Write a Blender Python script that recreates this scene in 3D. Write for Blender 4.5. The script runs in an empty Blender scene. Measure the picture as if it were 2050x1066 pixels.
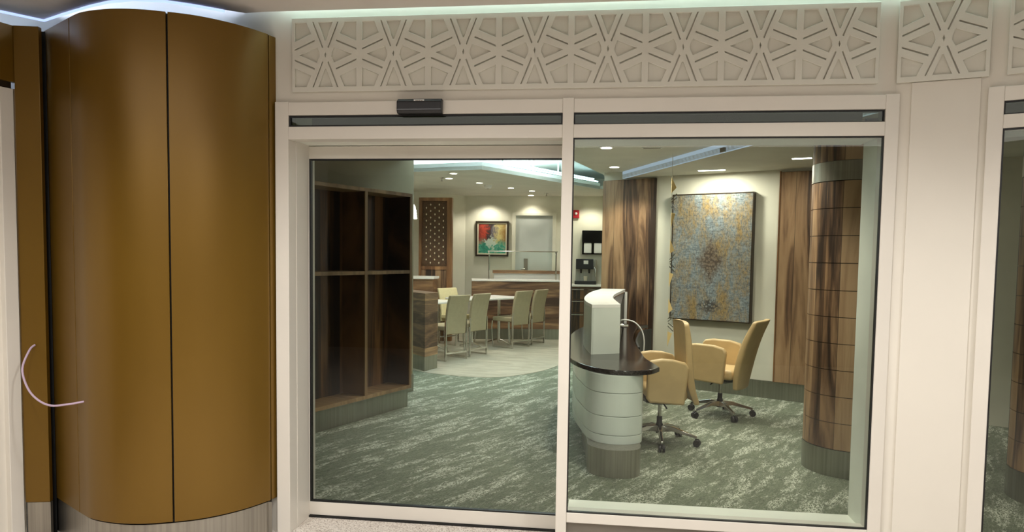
import bpy, bmesh, math, random
from mathutils import Vector, Matrix, geometry
random.seed(7)
C = bpy.context.scene.collection
PI = math.pi
V3 = Vector

# ------------------------------------------------------------------ camera
F_PX = 1450.0; PPX = 1025.0; PPY = 599.037
CR = V3((0.99193907, 0.1259364, 0.01403223)); CU = V3((-0.02150835, 0.05820226, 0.99807309)); CF = V3((-0.12487703, 0.9903295, -0.06044178))
CAM = V3((0, 0, 1.6))
def ray(px, py): return CR*((px-PPX)/F_PX) + CU*((PPY-py)/F_PX) + CF
def at(px, py, Y):                      # point of the place on the plane y=Y
    d = ray(px, py); return CAM + d*(Y/d.y)
def atz(px, py, z):                     # point of the place on a horizontal plane
    d = ray(px, py); return CAM + d*((z-1.6)/d.z)
cd = bpy.data.cameras.new('camera'); cam = bpy.data.objects.new('camera', cd); C.objects.link(cam)
cd.sensor_width = 36; cd.lens = F_PX/2050*36; cd.shift_y = (PPY-533)/2050; cd.clip_start = .05; cd.clip_end = 100
M = Matrix((CR, CU, -CF)).transposed().to_4x4(); M.translation = CAM
cam.matrix_world = M
sc = bpy.context.scene; sc.camera = cam
sc.view_settings.view_transform = 'Standard'; sc.view_settings.look = 'None'; sc.view_settings.gamma = 1
sc.view_settings.use_curve_mapping = False; sc.view_settings.exposure = 0.0
sc.cycles.use_denoising = True
sc.cycles.max_bounces = 10; sc.cycles.transparent_max_bounces = 16; sc.cycles.diffuse_bounces = 5; sc.cycles.glossy_bounces = 4
sc.cycles.caustics_reflective = False; sc.cycles.caustics_refractive = False
sc.cycles.sample_clamp_indirect = 6

# ------------------------------------------------------------------ materials
def s2l(c): return tuple(((v/255)/12.92 if v/255 <= .04045 else ((v/255+.055)/1.055)**2.4) for v in c)
class NT:
    def __init__(s, name):
        s.m = bpy.data.materials.new(name); s.m.use_nodes = True; s.t = s.m.node_tree; s.t.nodes.clear()
        s.out = s.n('ShaderNodeOutputMaterial')
    def n(s, typ, **kw):
        nd = s.t.nodes.new(typ)
        for k, v in kw.items():
            if k.startswith('i_'): nd.inputs[k[2:].replace('_', ' ')].default_value = v
            else: setattr(nd, k, v)
        return nd
    def l(s, a, b): s.t.links.new(a, b)
    def bsdf(s, col=None, rough=.5, metal=0, **kw):
        b = s.n('ShaderNodeBsdfPrincipled'); b.inputs['Roughness'].default_value = rough; b.inputs['Metallic'].default_value = metal
        if col is not None: b.inputs['Base Color'].default_value = (*col, 1)
        for k, v in kw.items(): b.inputs[k.replace('_', ' ')].default_value = v
        s.l(b.outputs[0], s.out.inputs[0]); return b
    def ramp(s, fac, stops, interp='LINEAR'):
        r = s.n('ShaderNodeValToRGB'); r.color_ramp.interpolation = interp
        e = r.color_ramp.elements
        while len(e) < len(stops): e.new(.5)
        for i, (p, c) in enumerate(stops): e[i].position = p; e[i].color = (*c, 1) if len(c) == 3 else c
        s.l(fac, r.inputs[0]); return r.outputs[0]
    def coord(s, scale=(1, 1, 1), rot=(0, 0, 0), loc=(0, 0, 0)):
        t = s.n('ShaderNodeTexCoord'); m = s.n('ShaderNodeMapping')
        m.inputs['Scale'].default_value = scale; m.inputs['Rotation'].default_value = rot; m.inputs['Location'].default_value = loc
        s.l(t.outputs['Object'], m.inputs[0]); return m.outputs[0]
    def noise(s, vec, scale, detail=4, rough=.55, dist=0):
        n = s.n('ShaderNodeTexNoise'); n.inputs['Scale'].default_value = scale; n.inputs['Detail'].default_value = detail
        n.inputs['Roughness'].default_value = rough; n.inputs['Distortion'].default_value = dist; s.l(vec, n.inputs['Vector']); return n.outputs[0]
    def math(s, op, a, b=None):
        m = s.n('ShaderNodeMath', operation=op)
        for i, v in enumerate((a, b)):
            if v is None: continue
            if isinstance(v, (int, float)): m.inputs[i].default_value = v
            else: s.l(v, m.inputs[i])
        return m.outputs[0]
    def mix(s, fac, a, b, mode='MIX'):
        m = s.n('ShaderNodeMix', data_type='RGBA', blend_type=mode)
        for k, v in ((0, fac), (6, a), (7, b)):
            if isinstance(v, (int, float)): m.inputs[k].default_value = v
            elif isinstance(v, tuple): m.inputs[k].default_value = (*v, 1)
            else: s.l(v, m.inputs[k])
        return m.outputs[2]
    def bump(s, h, b, strength=.2, dist=.01):
        n = s.n('ShaderNodeBump'); n.inputs['Strength'].default_value = strength; n.inputs['Distance'].default_value = dist
        s.l(h, n.inputs['Height']); s.l(n.outputs[0], b.inputs['Normal'])
MAT = {}
def plain(name, rgb, rough=.5, metal=0, var=.04, vscale=3, **kw):
    t = NT(name); c = s2l(rgb); b = t.bsdf(c, rough, metal, **kw)
    n = t.noise(t.coord(), vscale, 3)
    lo = tuple(v*(1-var) for v in c); hi = tuple(min(1, v*(1+var)) for v in c)
    t.l(t.ramp(n, [(.35, lo), (.65, hi)]), b.inputs['Base Color'])
    MAT[name] = t.m; return t.m
plain('frame_metal', (222, 217, 207), .38, 0, .02, 2)
plain('wall_paint', (222, 217, 206), .6, 0, .02, 1.5)
plain('relief_paint', (216, 214, 203), .55, 0, .02, 2)
plain('ceiling_paint', (214, 207, 200), .8)
plain('inner_ceiling', (205, 202, 190), .8)
plain('inner_wall', (214, 210, 194), .7)
plain('tray_white', (225, 232, 232), .8)
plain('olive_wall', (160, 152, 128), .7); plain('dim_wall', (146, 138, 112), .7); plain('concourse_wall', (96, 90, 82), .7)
plain('reveal', (238, 240, 230), .5)
plain('black_rubber', (14, 14, 14), .5)
plain('black_plastic', (20, 20, 24), .35)
plain('black_gloss', (6, 6, 7), .12)
plain('white_plastic', (225, 225, 222), .4)
plain('white_laminate', (232, 230, 226), .25)
plain('desk_white', (215, 220, 212), .18)
plain('kick_grey', (128, 122, 112), .45, .3)
plain('chrome', (205, 203, 198), .15, 1)
plain('grey_door', (186, 190, 186), .5)
plain('tan_leather', (200, 172, 126), .42, 0, .05, 9)
plain('olive_fabric', (156, 143, 114), .6, 0, .04, 20)
plain('cream_fabric', (206, 194, 152), .6, 0, .04, 20)
plain('red_plastic', (160, 24, 34), .35)
plain('violet_cable', (190, 168, 190), .45)
plain('frame_dark', (46, 36, 24), .4)
plain('lattice_brown', (88, 62, 40), .55, 0, .3, 40); plain('mat_cream', (214, 204, 180), .7)
plain('reflection_cream', (252, 222, 156), .4)  # brightness of the reflected triangles put into the colour
plain('cream_dot', (235, 222, 190), .5)

def gold():
    t = NT('gold_panel'); b = t.bsdf(s2l((140, 96, 28)), .40, .5)
    n = t.noise(t.coord((1, 1, .35)), 1.6, 3)
    t.l(t.ramp(n, [(.3, s2l((113, 83, 17))), (.7, s2l((123, 92, 24)))]), b.inputs['Base Color'])
    b.inputs['Coat Weight'].default_value = .25; b.inputs['Coat Roughness'].default_value = .3
    MAT['gold_panel'] = t.m
gold()
def steel(name, rgb, axis=2):
    t = NT(name); b = t.bsdf(s2l(rgb), .34, .9)
    sc_ = [60, 60, 60]; sc_[axis] = 1.2
    n = t.noise(t.coord(tuple(sc_)), 1, 3)
    c = s2l(rgb)
    t.l(t.ramp(n, [(.3, tuple(v*.82 for v in c)), (.7, tuple(v*1.12 for v in c))]), b.inputs['Base Color'])
    MAT[name] = t.m
steel('brushed_steel', (170, 165, 155)); steel('base_steel', (150, 150, 138))
def wood(name, stops, axis='z', plank=.14, ang=0.0, rough=.45, grain=1.0, seam=True, cyl=0):
    """planks run along z (or along the horizontal run when axis='x'); ang turns the pattern about z"""
    t = NT(name); b = t.bsdf(None, rough)
    co = t.coord(rot=(0, 0, -ang)); sp = t.n('ShaderNodeSeparateXYZ'); t.l(co, sp.inputs[0])
    run = sp.outputs[0] if axis == 'z' else sp.outputs[2]       # across the planks
    if cyl: run = t.math('MULTIPLY', t.math('ARCTAN2', sp.outputs[1], sp.outputs[0]), cyl)
    lng = sp.outputs[2] if axis == 'z' else sp.outputs[0]
    u = t.math('DIVIDE', run, plank); cell = t.math('FLOOR', u)
    cx = t.n('ShaderNodeCombineXYZ'); t.l(cell, cx.inputs[0])
    wn = t.n('ShaderNodeTexWhiteNoise', noise_dimensions='3D'); t.l(cx.outputs[0], wn.inputs[0])
    gv = t.n('ShaderNodeCombineXYZ'); t.l(t.math('MULTIPLY', run, 11*grain), gv.inputs[0]); t.l(t.math('MULTIPLY', lng, 1.0), gv.inputs[1])
    t.l(t.math('ADD', t.math('MULTIPLY', wn.outputs[0], 30), t.math('MULTIPLY', sp.outputs[1], 2.0)), gv.inputs[2])
    n1 = t.noise(gv.outputs[0], .62, 4, .5, 1.6)
    n2 = t.noise(gv.outputs[0], 6, 3, .6, .2)
    f = t.math('ADD', t.math('MULTIPLY', n1, .95), t.math('ADD', t.math('MULTIPLY', wn.outputs[0], .42), t.math('MULTIPLY', n2, .12)))
    col = t.ramp(t.math('SUBTRACT', f, .25), stops)
    if seam:
        fr = t.math('FRACT', u); e = t.math('ABSOLUTE', t.math('SUBTRACT', fr, .5)); g = t.math('GREATER_THAN', e, .482)
        col = t.mix(t.math('MULTIPLY', g, .65), col, (.03, .018, .01))
    t.l(col, b.inputs['Base Color']); MAT[name] = t.m
W_DARK = s2l((52, 36, 26)); W_MID = s2l((100, 74, 54)); W_LT = s2l((146, 114, 84)); W_PALE = s2l((176, 144, 110))
WST = [(.33, W_DARK), (.43, W_MID), (.56, W_LT), (.78, W_PALE)]
D = math.radians
ANG_ART = math.atan2(-.379, .925)
wood('wood_wall', WST, 'z', .17, 0)
wood('wood_column', WST, 'z', .12, .3, cyl=.335)
wood('wood_horizontal', [(.30, s2l((66, 44, 30))), (.45, s2l((112, 82, 58))), (.62, s2l((156, 122, 88))), (.8, s2l((180, 146, 108)))], 'x', .16, 0)
wood('wood_shelf_back', [(.3, s2l((30, 20, 11))), (.42, s2l((60, 40, 22))), (.6, s2l((100, 70, 40))), (.8, s2l((124, 90, 54)))], 'z', .13, 0)
wood('wood_light_edge', [(.3, s2l((112, 88, 58))), (.6, s2l((150, 122, 86))), (.8, s2l((166, 138, 100)))], 'z', .5, 0, seam=False)
wood('wood_lattice', [(.3, s2l((96, 62, 36))), (.6, s2l((150, 108, 70))), (.8, s2l((170, 130, 90)))], 'z', .5, 0, seam=False)

def carpet():
    t = NT('carpet'); b = t.bsdf(None, .95)
    co = t.coord(rot=(0, 0, D(-62)))
    # long fleck bands
    w1 = t.n('ShaderNodeMapping'); w1.inputs['Scale'].default_value = (1, 4.2, 1); t.l(co, w1.inputs[0])
    big = t.noise(w1.outputs[0], 1.5, 4, .6, .4)
    w2 = t.n('ShaderNodeMapping'); w2.inputs['Scale'].default_value = (1, 2.6, 1); t.l(co, w2.inputs[0])
    fine = t.noise(w2.outputs[0], 34, 3, .8, .9)
    w3 = t.n('ShaderNodeMapping'); w3.inputs['Scale'].default_value = (1, 3.2, 1); t.l(co, w3.inputs[0])
    mid = t.noise(w3.outputs[0], 7, 3, .6)
    vor = t.n('ShaderNodeTexVoronoi', feature='DISTANCE_TO_EDGE'); vor.inputs['Scale'].default_value = 30; t.l(w2.outputs[0], vor.inputs['Vector'])
    def mrange(v, a, b_, lo=0, hi=1):
        n_ = t.n('ShaderNodeMapRange', interpolation_type='SMOOTHSTEP'); n_.inputs['From Min'].default_value = a; n_.inputs['From Max'].default_value = b_
        n_.inputs['To Min'].default_value = lo; n_.inputs['To Max'].default_value = hi; t.l(v, n_.inputs[0]); return n_.outputs[0]
    clus = mrange(t.math('ADD', t.math('MULTIPLY', big, .6), t.math('MULTIPLY', mid, .4)), .47, .60, .12, 1)
    lace = mrange(t.math('ADD', fine, t.math('MULTIPLY', vor.outputs[0], -.5)), .38, .50)
    m = t.math('MULTIPLY', clus, lace)
    base = t.ramp(t.noise(w3.outputs[0], 9, 5, .8), [(.3, s2l((70, 76, 60))), (.55, s2l((98, 106, 86))), (.75, s2l((116, 124, 104)))])
    col = t.mix(t.math('MULTIPLY', m, .9), base, s2l((206, 208, 192)))
    t.l(col, b.inputs['Base Color']); t.bump(fine, b, .25, .004); MAT['carpet'] = t.m
carpet()
def tile():
    t = NT('floor_tile'); b = t.bsdf(None, .45)
    n = t.noise(t.coord((1, 2.5, 1), (0, 0, .6)), 3, 6, .65, .5)
    t.l(t.ramp(n, [(.3, s2l((150, 142, 124))), (.7, s2l((190, 184, 166)))]), b.inputs['Base Color']); MAT['floor_tile'] = t.m
tile()
def terrazzo():
    t = NT('terrazzo'); b = t.bsdf(None, .35)
    v = t.n('ShaderNodeTexVoronoi'); v.inputs['Scale'].default_value = 170; t.l(t.coord(), v.inputs['Vector'])
    sp = t.n('ShaderNodeSeparateColor'); t.l(v.outputs['Color'], sp.inputs[0])
    t.l(t.ramp(sp.outputs[0], [(0, s2l((120, 108, 96))), (.15, s2l((186, 174, 162))), (.4, s2l((214, 206, 196))), (1, s2l((232, 226, 218)))]), b.inputs['Base Color']); MAT['terrazzo'] = t.m
terrazzo()
def granite():
    t = NT('granite'); b = t.bsdf(None, .13)
    n = t.noise(t.coord(), 90, 3, .7)
    t.l(t.ramp(n, [(.4, s2l((24, 20, 19))), (.62, s2l((50, 43, 41))), (.8, s2l((80, 70, 66)))]), b.inputs['Base Color']); MAT['granite'] = t.m
granite()
def rugart(u0, u1, z0, z1, ang, org):
    """weathered blue-grey and gold print with a small central medallion and darker border"""
    t = NT('weathered_print'); b = t.bsdf(None, .6)
    geo = t.n('ShaderNodeTexCoord'); sub = t.n('ShaderNodeVectorMath', operation='SUBTRACT'); t.l(geo.outputs['Object'], sub.inputs[0]); sub.inputs[1].default_value = org
    mp = t.n('ShaderNodeMapping'); mp.inputs['Rotation'].default_value = (0, 0, -ang); t.l(sub.outputs[0], mp.inputs[0]); co = mp.outputs[0]
    sp = t.n('ShaderNodeSeparateXYZ'); t.l(co, sp.inputs[0])
    x = sp.outputs[0]; z = sp.outputs[2]
    st = t.n('ShaderNodeMapping'); st.inputs['Scale'].default_value = (2.2, 1, .9); t.l(co, st.inputs[0])
    st2 = t.n('ShaderNodeMapping'); st2.inputs['Scale'].default_value = (.7, 1, 3.2); t.l(co, st2.inputs[0])
    g = t.noise(st.outputs[0], 2.3, 5, .7, .4); fine = t.noise(st2.outputs[0], 16, 4, .8); f2 = t.noise(st.outputs[0], 26, 3, .8)
    blue = t.ramp(t.math('ADD', t.math('MULTIPLY', fine, .55), t.math('MULTIPLY', f2, .45)), [(.36, s2l((72, 76, 80))), (.5, s2l((118, 128, 132))), (.66, s2l((164, 170, 166)))])
    goldc = t.ramp(f2, [(.3, s2l((92, 76, 50))), (.55, s2l((146, 122, 78))), (.8, s2l((176, 158, 112)))])
    mr = t.n('ShaderNodeMapRange'); mr.inputs['From Min'].default_value = .44; mr.inputs['From Max'].default_value = .64
    t.l(t.math('ADD', g, t.math('MULTIPLY', t.math('SUBTRACT', f2, .5), .35)), mr.inputs[0])
    col = t.mix(mr.outputs[0], blue, goldc)
    # central medallion: diamond lozenge broken by a fine lace
    cx = (u0+u1)/2; cz = z0+(z1-z0)*.47
    d = t.math('ADD', t.math('DIVIDE', t.math('ABSOLUTE', t.math('SUBTRACT', x, cx)), .21), t.math('DIVIDE', t.math('ABSOLUTE', t.math('SUBTRACT', z, cz)), .33))
    v = t.n('ShaderNodeTexVoronoi'); v.inputs['Scale'].default_value = 34; t.l(co, v.inputs['Vector'])
    mrd = t.n('ShaderNodeMapRange'); mrd.inputs['From Min'].default_value = 1.45; mrd.inputs['From Max'].default_value = .9; t.l(t.math('ADD', d, t.math('MULTIPLY', f2, .9)), mrd.inputs[0])
    col = t.mix(t.math('MULTIPLY', mrd.outputs[0], .7), col, s2l((112, 84, 48)))
    ins = t.math('MULTIPLY', mrd.outputs[0], t.math('GREATER_THAN', v.outputs[0], .5))
    col = t.mix(t.math('MULTIPLY', ins, .75), col, s2l((58, 46, 36)))
    cz2 = z0+(z1-z0)*.12
    d2 = t.math('ADD', t.math('DIVIDE', t.math('ABSOLUTE', t.math('SUBTRACT', x, cx)), .2), t.math('DIVIDE', t.math('ABSOLUTE', t.math('SUBTRACT', z, cz2)), .13))
    mre = t.n('ShaderNodeMapRange'); mre.inputs['From Min'].default_value = 1.5; mre.inputs['From Max'].default_value = .9; t.l(t.math('ADD', d2, t.math('MULTIPLY', f2, .9)), mre.inputs[0])
    ins2 = t.math('MULTIPLY', mre.outputs[0], t.math('GREATER_THAN', v.outputs[0], .46))
    col = t.mix(t.math('MULTIPLY', ins2, .85), col, s2l((48, 44, 42)))
    # worn specks
    sp_ = t.ramp(t.noise(co, 46, 2, .8), [(.52, (0, 0, 0)), (.64, (1, 1, 1))])
    col = t.mix(t.math('MULTIPLY', sp_, .5), col, s2l((60, 50, 42)))
    t.l(col, b.inputs['Base Color']); t.bump(fine, b, .2, .003); MAT['weathered_print'] = t.m
def abstract_paint(cx, cz):
    t = NT('abstract_canvas'); b = t.bsdf(None, .6)
    co = t.coord(); sp = t.n('ShaderNodeSeparateXYZ'); t.l(co, sp.inputs[0])
    n = t.noise(co, 5, 5, .7, 1.2); n2 = t.noise(t.coord(loc=(7, 3, 1)), 7, 4, .7, 1.5)
    x = t.math('ADD', t.math('SUBTRACT', sp.outputs[0], cx), t.math('MULTIPLY', t.math('SUBTRACT', n, .5), .5))
    z = t.math('ADD', t.math('SUBTRACT', sp.outputs[2], cz), t.math('MULTIPLY', t.math('SUBTRACT', n2, .5), .4))
    hx = t.ramp(t.math('ADD', t.math('MULTIPLY', x, 1.6), .5), [(.0, s2l((90, 24, 16))), (.22, s2l((176, 62, 40))), (.36, s2l((44, 34, 30))), (.52, s2l((96, 90, 100))), (.68, s2l((196, 180, 120))), (.95, s2l((140, 104, 50)))])
    low = t.ramp(n2, [(.3, s2l((20, 96, 78))), (.5, s2l((60, 150, 128))), (.6, s2l((150, 170, 140))), (.72, s2l((40, 80, 110)))])
    mr = t.n('ShaderNodeMapRange'); mr.inputs['From Min'].default_value = .0; mr.inputs['From Max'].default_value = -.14; t.l(z, mr.inputs[0])
    col = t.mix(mr.outputs[0], hx, low)
    ctr = t.math('LESS_THAN', t.math('ADD', t.math('ABSOLUTE', t.math('ADD', x, .02)), t.math('ABSOLUTE', t.math('ADD', z, .08))), .13)
    col = t.mix(t.math('MULTIPLY', ctr, .8), col, s2l((186, 198, 184)))
    t.l(col, b.inputs['Base Color']); MAT['abstract_canvas'] = t.m
def glass(name, tint, refl=1.33):
    t = NT(name); tr = t.n('ShaderNodeBsdfTransparent'); tr.inputs[0].default_value = (*tint, 1)
    gl = t.n('ShaderNodeBsdfGlossy'); gl.inputs['Roughness'].default_value = .01
    fr = t.n('ShaderNodeFresnel'); fr.inputs[0].default_value = refl
    mx = t.n('ShaderNodeMixShader'); t.l(fr.outputs[0], mx.inputs[0]); t.l(tr.outputs[0], mx.inputs[1]); t.l(gl.outputs[0], mx.inputs[2])
    t.l(mx.outputs[0], t.out.inputs[0]); MAT[name] = t.m
glass('clear_glass', (.96, .975, .955)); glass('green_glass', (.945, .975, .945)); glass('dark_glass', (.62, .68, .6))
glass('guard_glass', (.95, .98, .96), 1.2)
def emit(name, rgb, strength):
    t = NT(name); e = t.n('ShaderNodeEmission'); e.inputs[0].default_value = (*s2l(rgb), 1); e.inputs[1].default_value = strength
    t.l(e.outputs[0], t.out.inputs[0]); MAT[name] = t.m
emit('lamp_warm', (255, 244, 222), 14); emit('lamp_linear', (255, 248, 232), 10)
emit('led_cyan', (205, 240, 238), 9); emit('led_blue', (205, 222, 255), 55); emit('tube_cyan', (200, 240, 250), 5)
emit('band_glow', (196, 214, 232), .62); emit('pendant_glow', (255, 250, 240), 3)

# ------------------------------------------------------------------ mesh builder
class MB:
    def __init__(s): s.bm = bmesh.new()
    def _add(s, vs, fs, mat=None):
        vv = [s.bm.verts.new(mat @ V3(v) if mat else v) for v in vs]
        for f in fs:
            try: s.bm.faces.new([vv[i] for i in f])
            except ValueError: pass
        return s
    def box(s, x0, x1, y0, y1, z0, z1, mat=None):
        v = [(x, y, z) for z in (z0, z1) for y in (y0, y1) for x in (x0, x1)]
        return s._add(v, [(0, 2, 3, 1), (4, 5, 7, 6), (0, 1, 5, 4), (2, 6, 7, 3), (0, 4, 6, 2), (1, 3, 7, 5)], mat)
    def prism(s, poly, z0, z1, mat=None):
        n = len(poly)
        a = sum(poly[i][0]*poly[(i+1) % n][1]-poly[(i+1) % n][0]*poly[i][1] for i in range(n))
        if a < 0: poly = poly[::-1]
        v = [(x, y, z0) for x, y in poly]+[(x, y, z1) for x, y in poly]
        f = [tuple(range(n-1, -1, -1)), tuple(range(n, 2*n))]+[(i, (i+1) % n, n+(i+1) % n, n+i) for i in range(n)]
        return s._add(v, f, mat)
    def ribbon(s, pts, th, z0, z1, mat=None):
        """upright sheet of thickness th along a polyline (offset to the left of travel)"""
        n = len(pts); off = []
        for i in range(n):
            a = V3(pts[max(i-1, 0)]); b = V3(pts[min(i+1, n-1)]); d = (b-a).normalized(); off.append((pts[i][0]-d.y*th, pts[i][1]+d.x*th))
        v = []
        for z in (z0, z1):
            v += [(x, y, z) for x, y in pts]+[(x, y, z) for x, y in off]
        f = []
        for i in range(n-1):
            f += [(i, i+1, 2*n+i+1, 2*n+i), (n+i+1, n+i, 3*n+i, 3*n+i+1), (i+1, i, n+i, n+i+1), (2*n+i, 2*n+i+1, 3*n+i+1, 3*n+i)]
        f += [(0, 2*n, 3*n, n), (n-1, 2*n-1, 4*n-1, 3*n-1)]
        return s._add(v, f, mat)
    def plate(s, outer, holes, y0, y1, mat=None):
        """flat plate in the x-z plane with holes, from y0 (front) to y1"""
        loops = [[V3((x, z, 0)) for x, z in l] for l in [outer]+holes]
        tris = geometry.tessellate_polygon(loops)
        flat = [p for l in loops for p in l]; n = len(flat)
        v = [(p.x, y0, p.y) for p in flat]+[(p.x, y1, p.y) for p in flat]
        f = []
        for a, b, c in tris: f += [(a, b, c), (n+c, n+b, n+a)]
        k = 0
        for l in loops:
            m = len(l)
            for i in range(m):
                j = (i+1) % m; f.append((k+i, k+j, n+k+j, n+k+i))
            k += m
        return s._add(v, f, mat)
    def tube(s, pts, r, n=10, mat=None, closed=False):
        P = [V3(p) for p in pts]; R = r if isinstance(r, (list, tuple)) else [r]*len(P)
        v = []; up = None
        for i, p in enumerate(P):
            d = (P[min(i+1, len(P)-1)]-P[max(i-1, 0)]).normalized()
            if up is None: up = V3((0, 0, 1)) if abs(d.z) < .9 else V3((1, 0, 0))
            a = d.cross(up).normalized(); b = a.cross(d).normalized(); up = b
            for k in range(n):
                t = 2*PI*k/n; v.append(p+a*math.cos(t)*R[i]+b*math.sin(t)*R[i])
        f = []
        for i in range(len(P)-1):
            for k in range(n): f.append((i*n+k, i*n+(k+1) % n, (i+1)*n+(k+1) % n, (i+1)*n+k))
        f.append(tuple(range(n-1, -1, -1))); f.append(tuple((len(P)-1)*n+k for k in range(n)))
        return s._add(v, f, mat)
    def lathe(s, prof, n=32, mat=None):
        v = []
        for r, z in prof:
            for k in range(n): v.append((r*math.cos(2*PI*k/n), r*math.sin(2*PI*k/n), z))
        f = []
        for i in range(len(prof)-1):
            for k in range(n): f.append((i*n+k, i*n+(k+1) % n, (i+1)*n+(k+1) % n, (i+1)*n+k))
        f.append(tuple(range(n-1, -1, -1))); f.append(tuple((len(prof)-1)*n+k for k in range(n)))
        return s._add(v, f, mat)
    def loft(s, rings, cap=True, mat=None):
        n = len(rings[0]); v = [p for r in rings for p in r]; f = []
        for i in range(len(rings)-1):
            for k in range(n): f.append((i*n+k, i*n+(k+1) % n, (i+1)*n+(k+1) % n, (i+1)*n+k))
        if cap: f.append(tuple(range(n-1, -1, -1))); f.append(tuple((len(rings)-1)*n+k for k in range(n)))
        return s._add(v, f, mat)
    def build(s, name, mat, parent=None, bevel=0, smooth=False, seg=2, subsurf=0, world=False):
        bmesh.ops.recalc_face_normals(s.bm, faces=s.bm.faces)
        me = bpy.data.meshes.new(name); 
        if parent is not None and world: s.bm.transform(rootm[parent.name].inverted())
        s.bm.to_mesh(me); s.bm.free()
        o = bpy.data.objects.new(name, me); C.objects.link(o); me.materials.append(MAT[mat])
        if smooth:
            for p in me.polygons: p.use_smooth = True
        if bevel:
            m = o.modifiers.new('bevel', 'BEVEL'); m.width = bevel; m.segments = seg; m.limit_method = 'ANGLE'; m.angle_limit = D(40)
        if subsurf:
            m = o.modifiers.new('sub', 'SUBSURF'); m.levels = subsurf; m.render_levels = subsurf
        if smooth and not subsurf:
            me.set_sharp_from_angle(angle=D(38))
        if parent is not None: o.parent = parent
        return o
rootm = {}
def thing(name, label, cat, loc=(0, 0, 0), rz=0, group=None):
    o = bpy.data.objects.new(name, None); C.objects.link(o); o.location = loc; o.rotation_euler = (0, 0, rz)
    o.empty_display_size = .1
    o['label'] = label; o['category'] = cat
    if group: o['group'] = group
    rootm[o.name] = Matrix.Translation(loc) @ Matrix.Rotation(rz, 4, 'Z'); return o
def tag(o, label, cat, group=None):
    o['label'] = label; o['category'] = cat
    if group: o['group'] = group
    return o
def struct(o, label=None):
    o['kind'] = 'structure'
    if label: o['label'] = label
    return o
def sroot(name, label=None):
    o = bpy.data.objects.new(name, None); C.objects.link(o); o['kind'] = 'structure'; o.empty_display_size = .1
    if label: o['label'] = label
    rootm[o.name] = Matrix.Identity(4); return o
def dup(root, loc, rz, label, group=None):
    r = root.copy(); C.objects.link(r); r.location = loc; r.rotation_euler = (0, 0, rz); r['label'] = label
    if group: r['group'] = group
    for ch in list(root.children):
        c = ch.copy(); C.objects.link(c); c.parent = r
        for g in ch.children:
            d = g.copy(); C.objects.link(d); d.parent = c
    return r
def frame_mat(A, B):
    """local x runs A->B, local y is the back side, origin A"""
    A = V3((A[0], A[1], 0)); B = V3((B[0], B[1], 0)); d = (B-A).normalized()
    m = Matrix(((d.x, -d.y, 0), (d.y, d.x, 0), (0, 0, 1))).to_4x4(); m.translation = A; return m, (B-A).length

# ------------------------------------------------------------------ facade levels
YF = 3.85            # face of the storefront frames
YW = 3.875           # wall plane behind
P0 = (1.425, YF+.012); P1 = (1.80, 3.742); P2 = (3.90, 2.67)     # facets of the facade
ZT = 2.426

# ---- floors
o = MB().box(-6, 6, -3.5, 4.13, -.06, 0).build('floor', 'terrazzo'); struct(o)
o = MB().prism([(-4.6, 4.131), (6, 4.131), (6, 15.2), (-4.6, 15.2)], -.06, -.001).build('floor_carpet', 'carpet'); struct(o)
tl = [(-3.0, 10.0), (-2.6, 9.66), (-2.375, 9.497), (-2.19, 9.40), (-1.995, 9.329), (-1.81, 9.27), (-1.644, 9.243), (-1.48, 9.262), (-1.324, 9.311), (-1.17, 9.44), (-1.029, 9.617), (-.90, 9.80), (-.792, 10.014), (-.70, 10.25), (-.628, 10.518), (-.55, 10.95), (-.5, 11.5), (-.47, 12.2), (-.45, 15.1), (-4.5, 15.1), (-4.5, 10.6)]
o = MB().prism(tl, -.02, .003).build('floor_tile', 'floor_tile'); struct(o)

# ---- concourse ceiling, slot and walls
edge = [(-4.3, 1.9), (-3.60, 3.10), (-3.306, 3.662), (-3.185, 3.83), (-3.0, 3.74), (-2.747, 3.628), (-2.60, 3.575), (-2.45, 3.555), (-2.294, 3.59), (-2.17, 3.67), (-2.059, 3.765), (-1.969, 3.825), (-1.86, 3.815), (1.40, 3.815), (1.775, 3.70), (3.6, 2.765), (6, 1.5)]
o = MB().prism(edge+[(6, -3.5), (-4.3, -3.5)], 2.90, 2.96).build('ceiling', 'ceiling_paint'); struct(o)
o = MB().box(-6, 6, -3.5, 4.6, 3.45, 3.5).build('ceiling_upper', 'tray_white'); struct(o)
# lintel wall above the frames, lower side strips
m1, L1 = frame_mat((-1.77, YW), (1.43, YW))
o = MB().box(-3.75, 1.43, YW, YW+.12, ZT-.01, 3.45).build('wall_front', 'wall_paint'); struct(o)
o = MB().box(-3.75, -1.80, YW, YW+.12, 0, ZT-.01).build('wall_front_side', 'wall_paint'); struct(o)
# pier facet
mp_, Lp = frame_mat((1.425, YW), (1.80, 3.762))
o = MB().box(0, Lp, 0, .1, 0, 3.45, mp_).build('wall_pier', 'wall_paint'); struct(o)
o = MB().box(.068, Lp-.032, -.014, .002, 0, 2.476, mp_).build('trim_4', 'wall_paint', bevel=.003); struct(o)
mb_, Lb = frame_mat((1.80, 3.762), (3.9, 2.69))
o = MB().box(0, Lb, 0, .1, ZT-.01, 3.45, mb_).build('wall_front_right', 'wall_paint'); struct(o)
o = MB().box(1.60, Lb, 0, .1, 0, ZT-.01, mb_).build('wall_front_far', 'wall_paint'); struct(o)

# ---- storefront A frame (trim_1)
XL0, XL1, XM0, XM1, XR0, XR1 = -1.818, -1.741, -.231, -.173, 1.372, 1.437
tr = sroot('trim_1', 'pale metal frame of the sliding door and its side window')
def fpart(name, x0, x1, z0, z1, y0=YF, y1=YF+.10, bv=.003, mat='frame_metal', par=tr):
    return MB().box(x0, x1, y0, y1, z0, z1).build(name, mat, par, bevel=bv)
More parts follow.
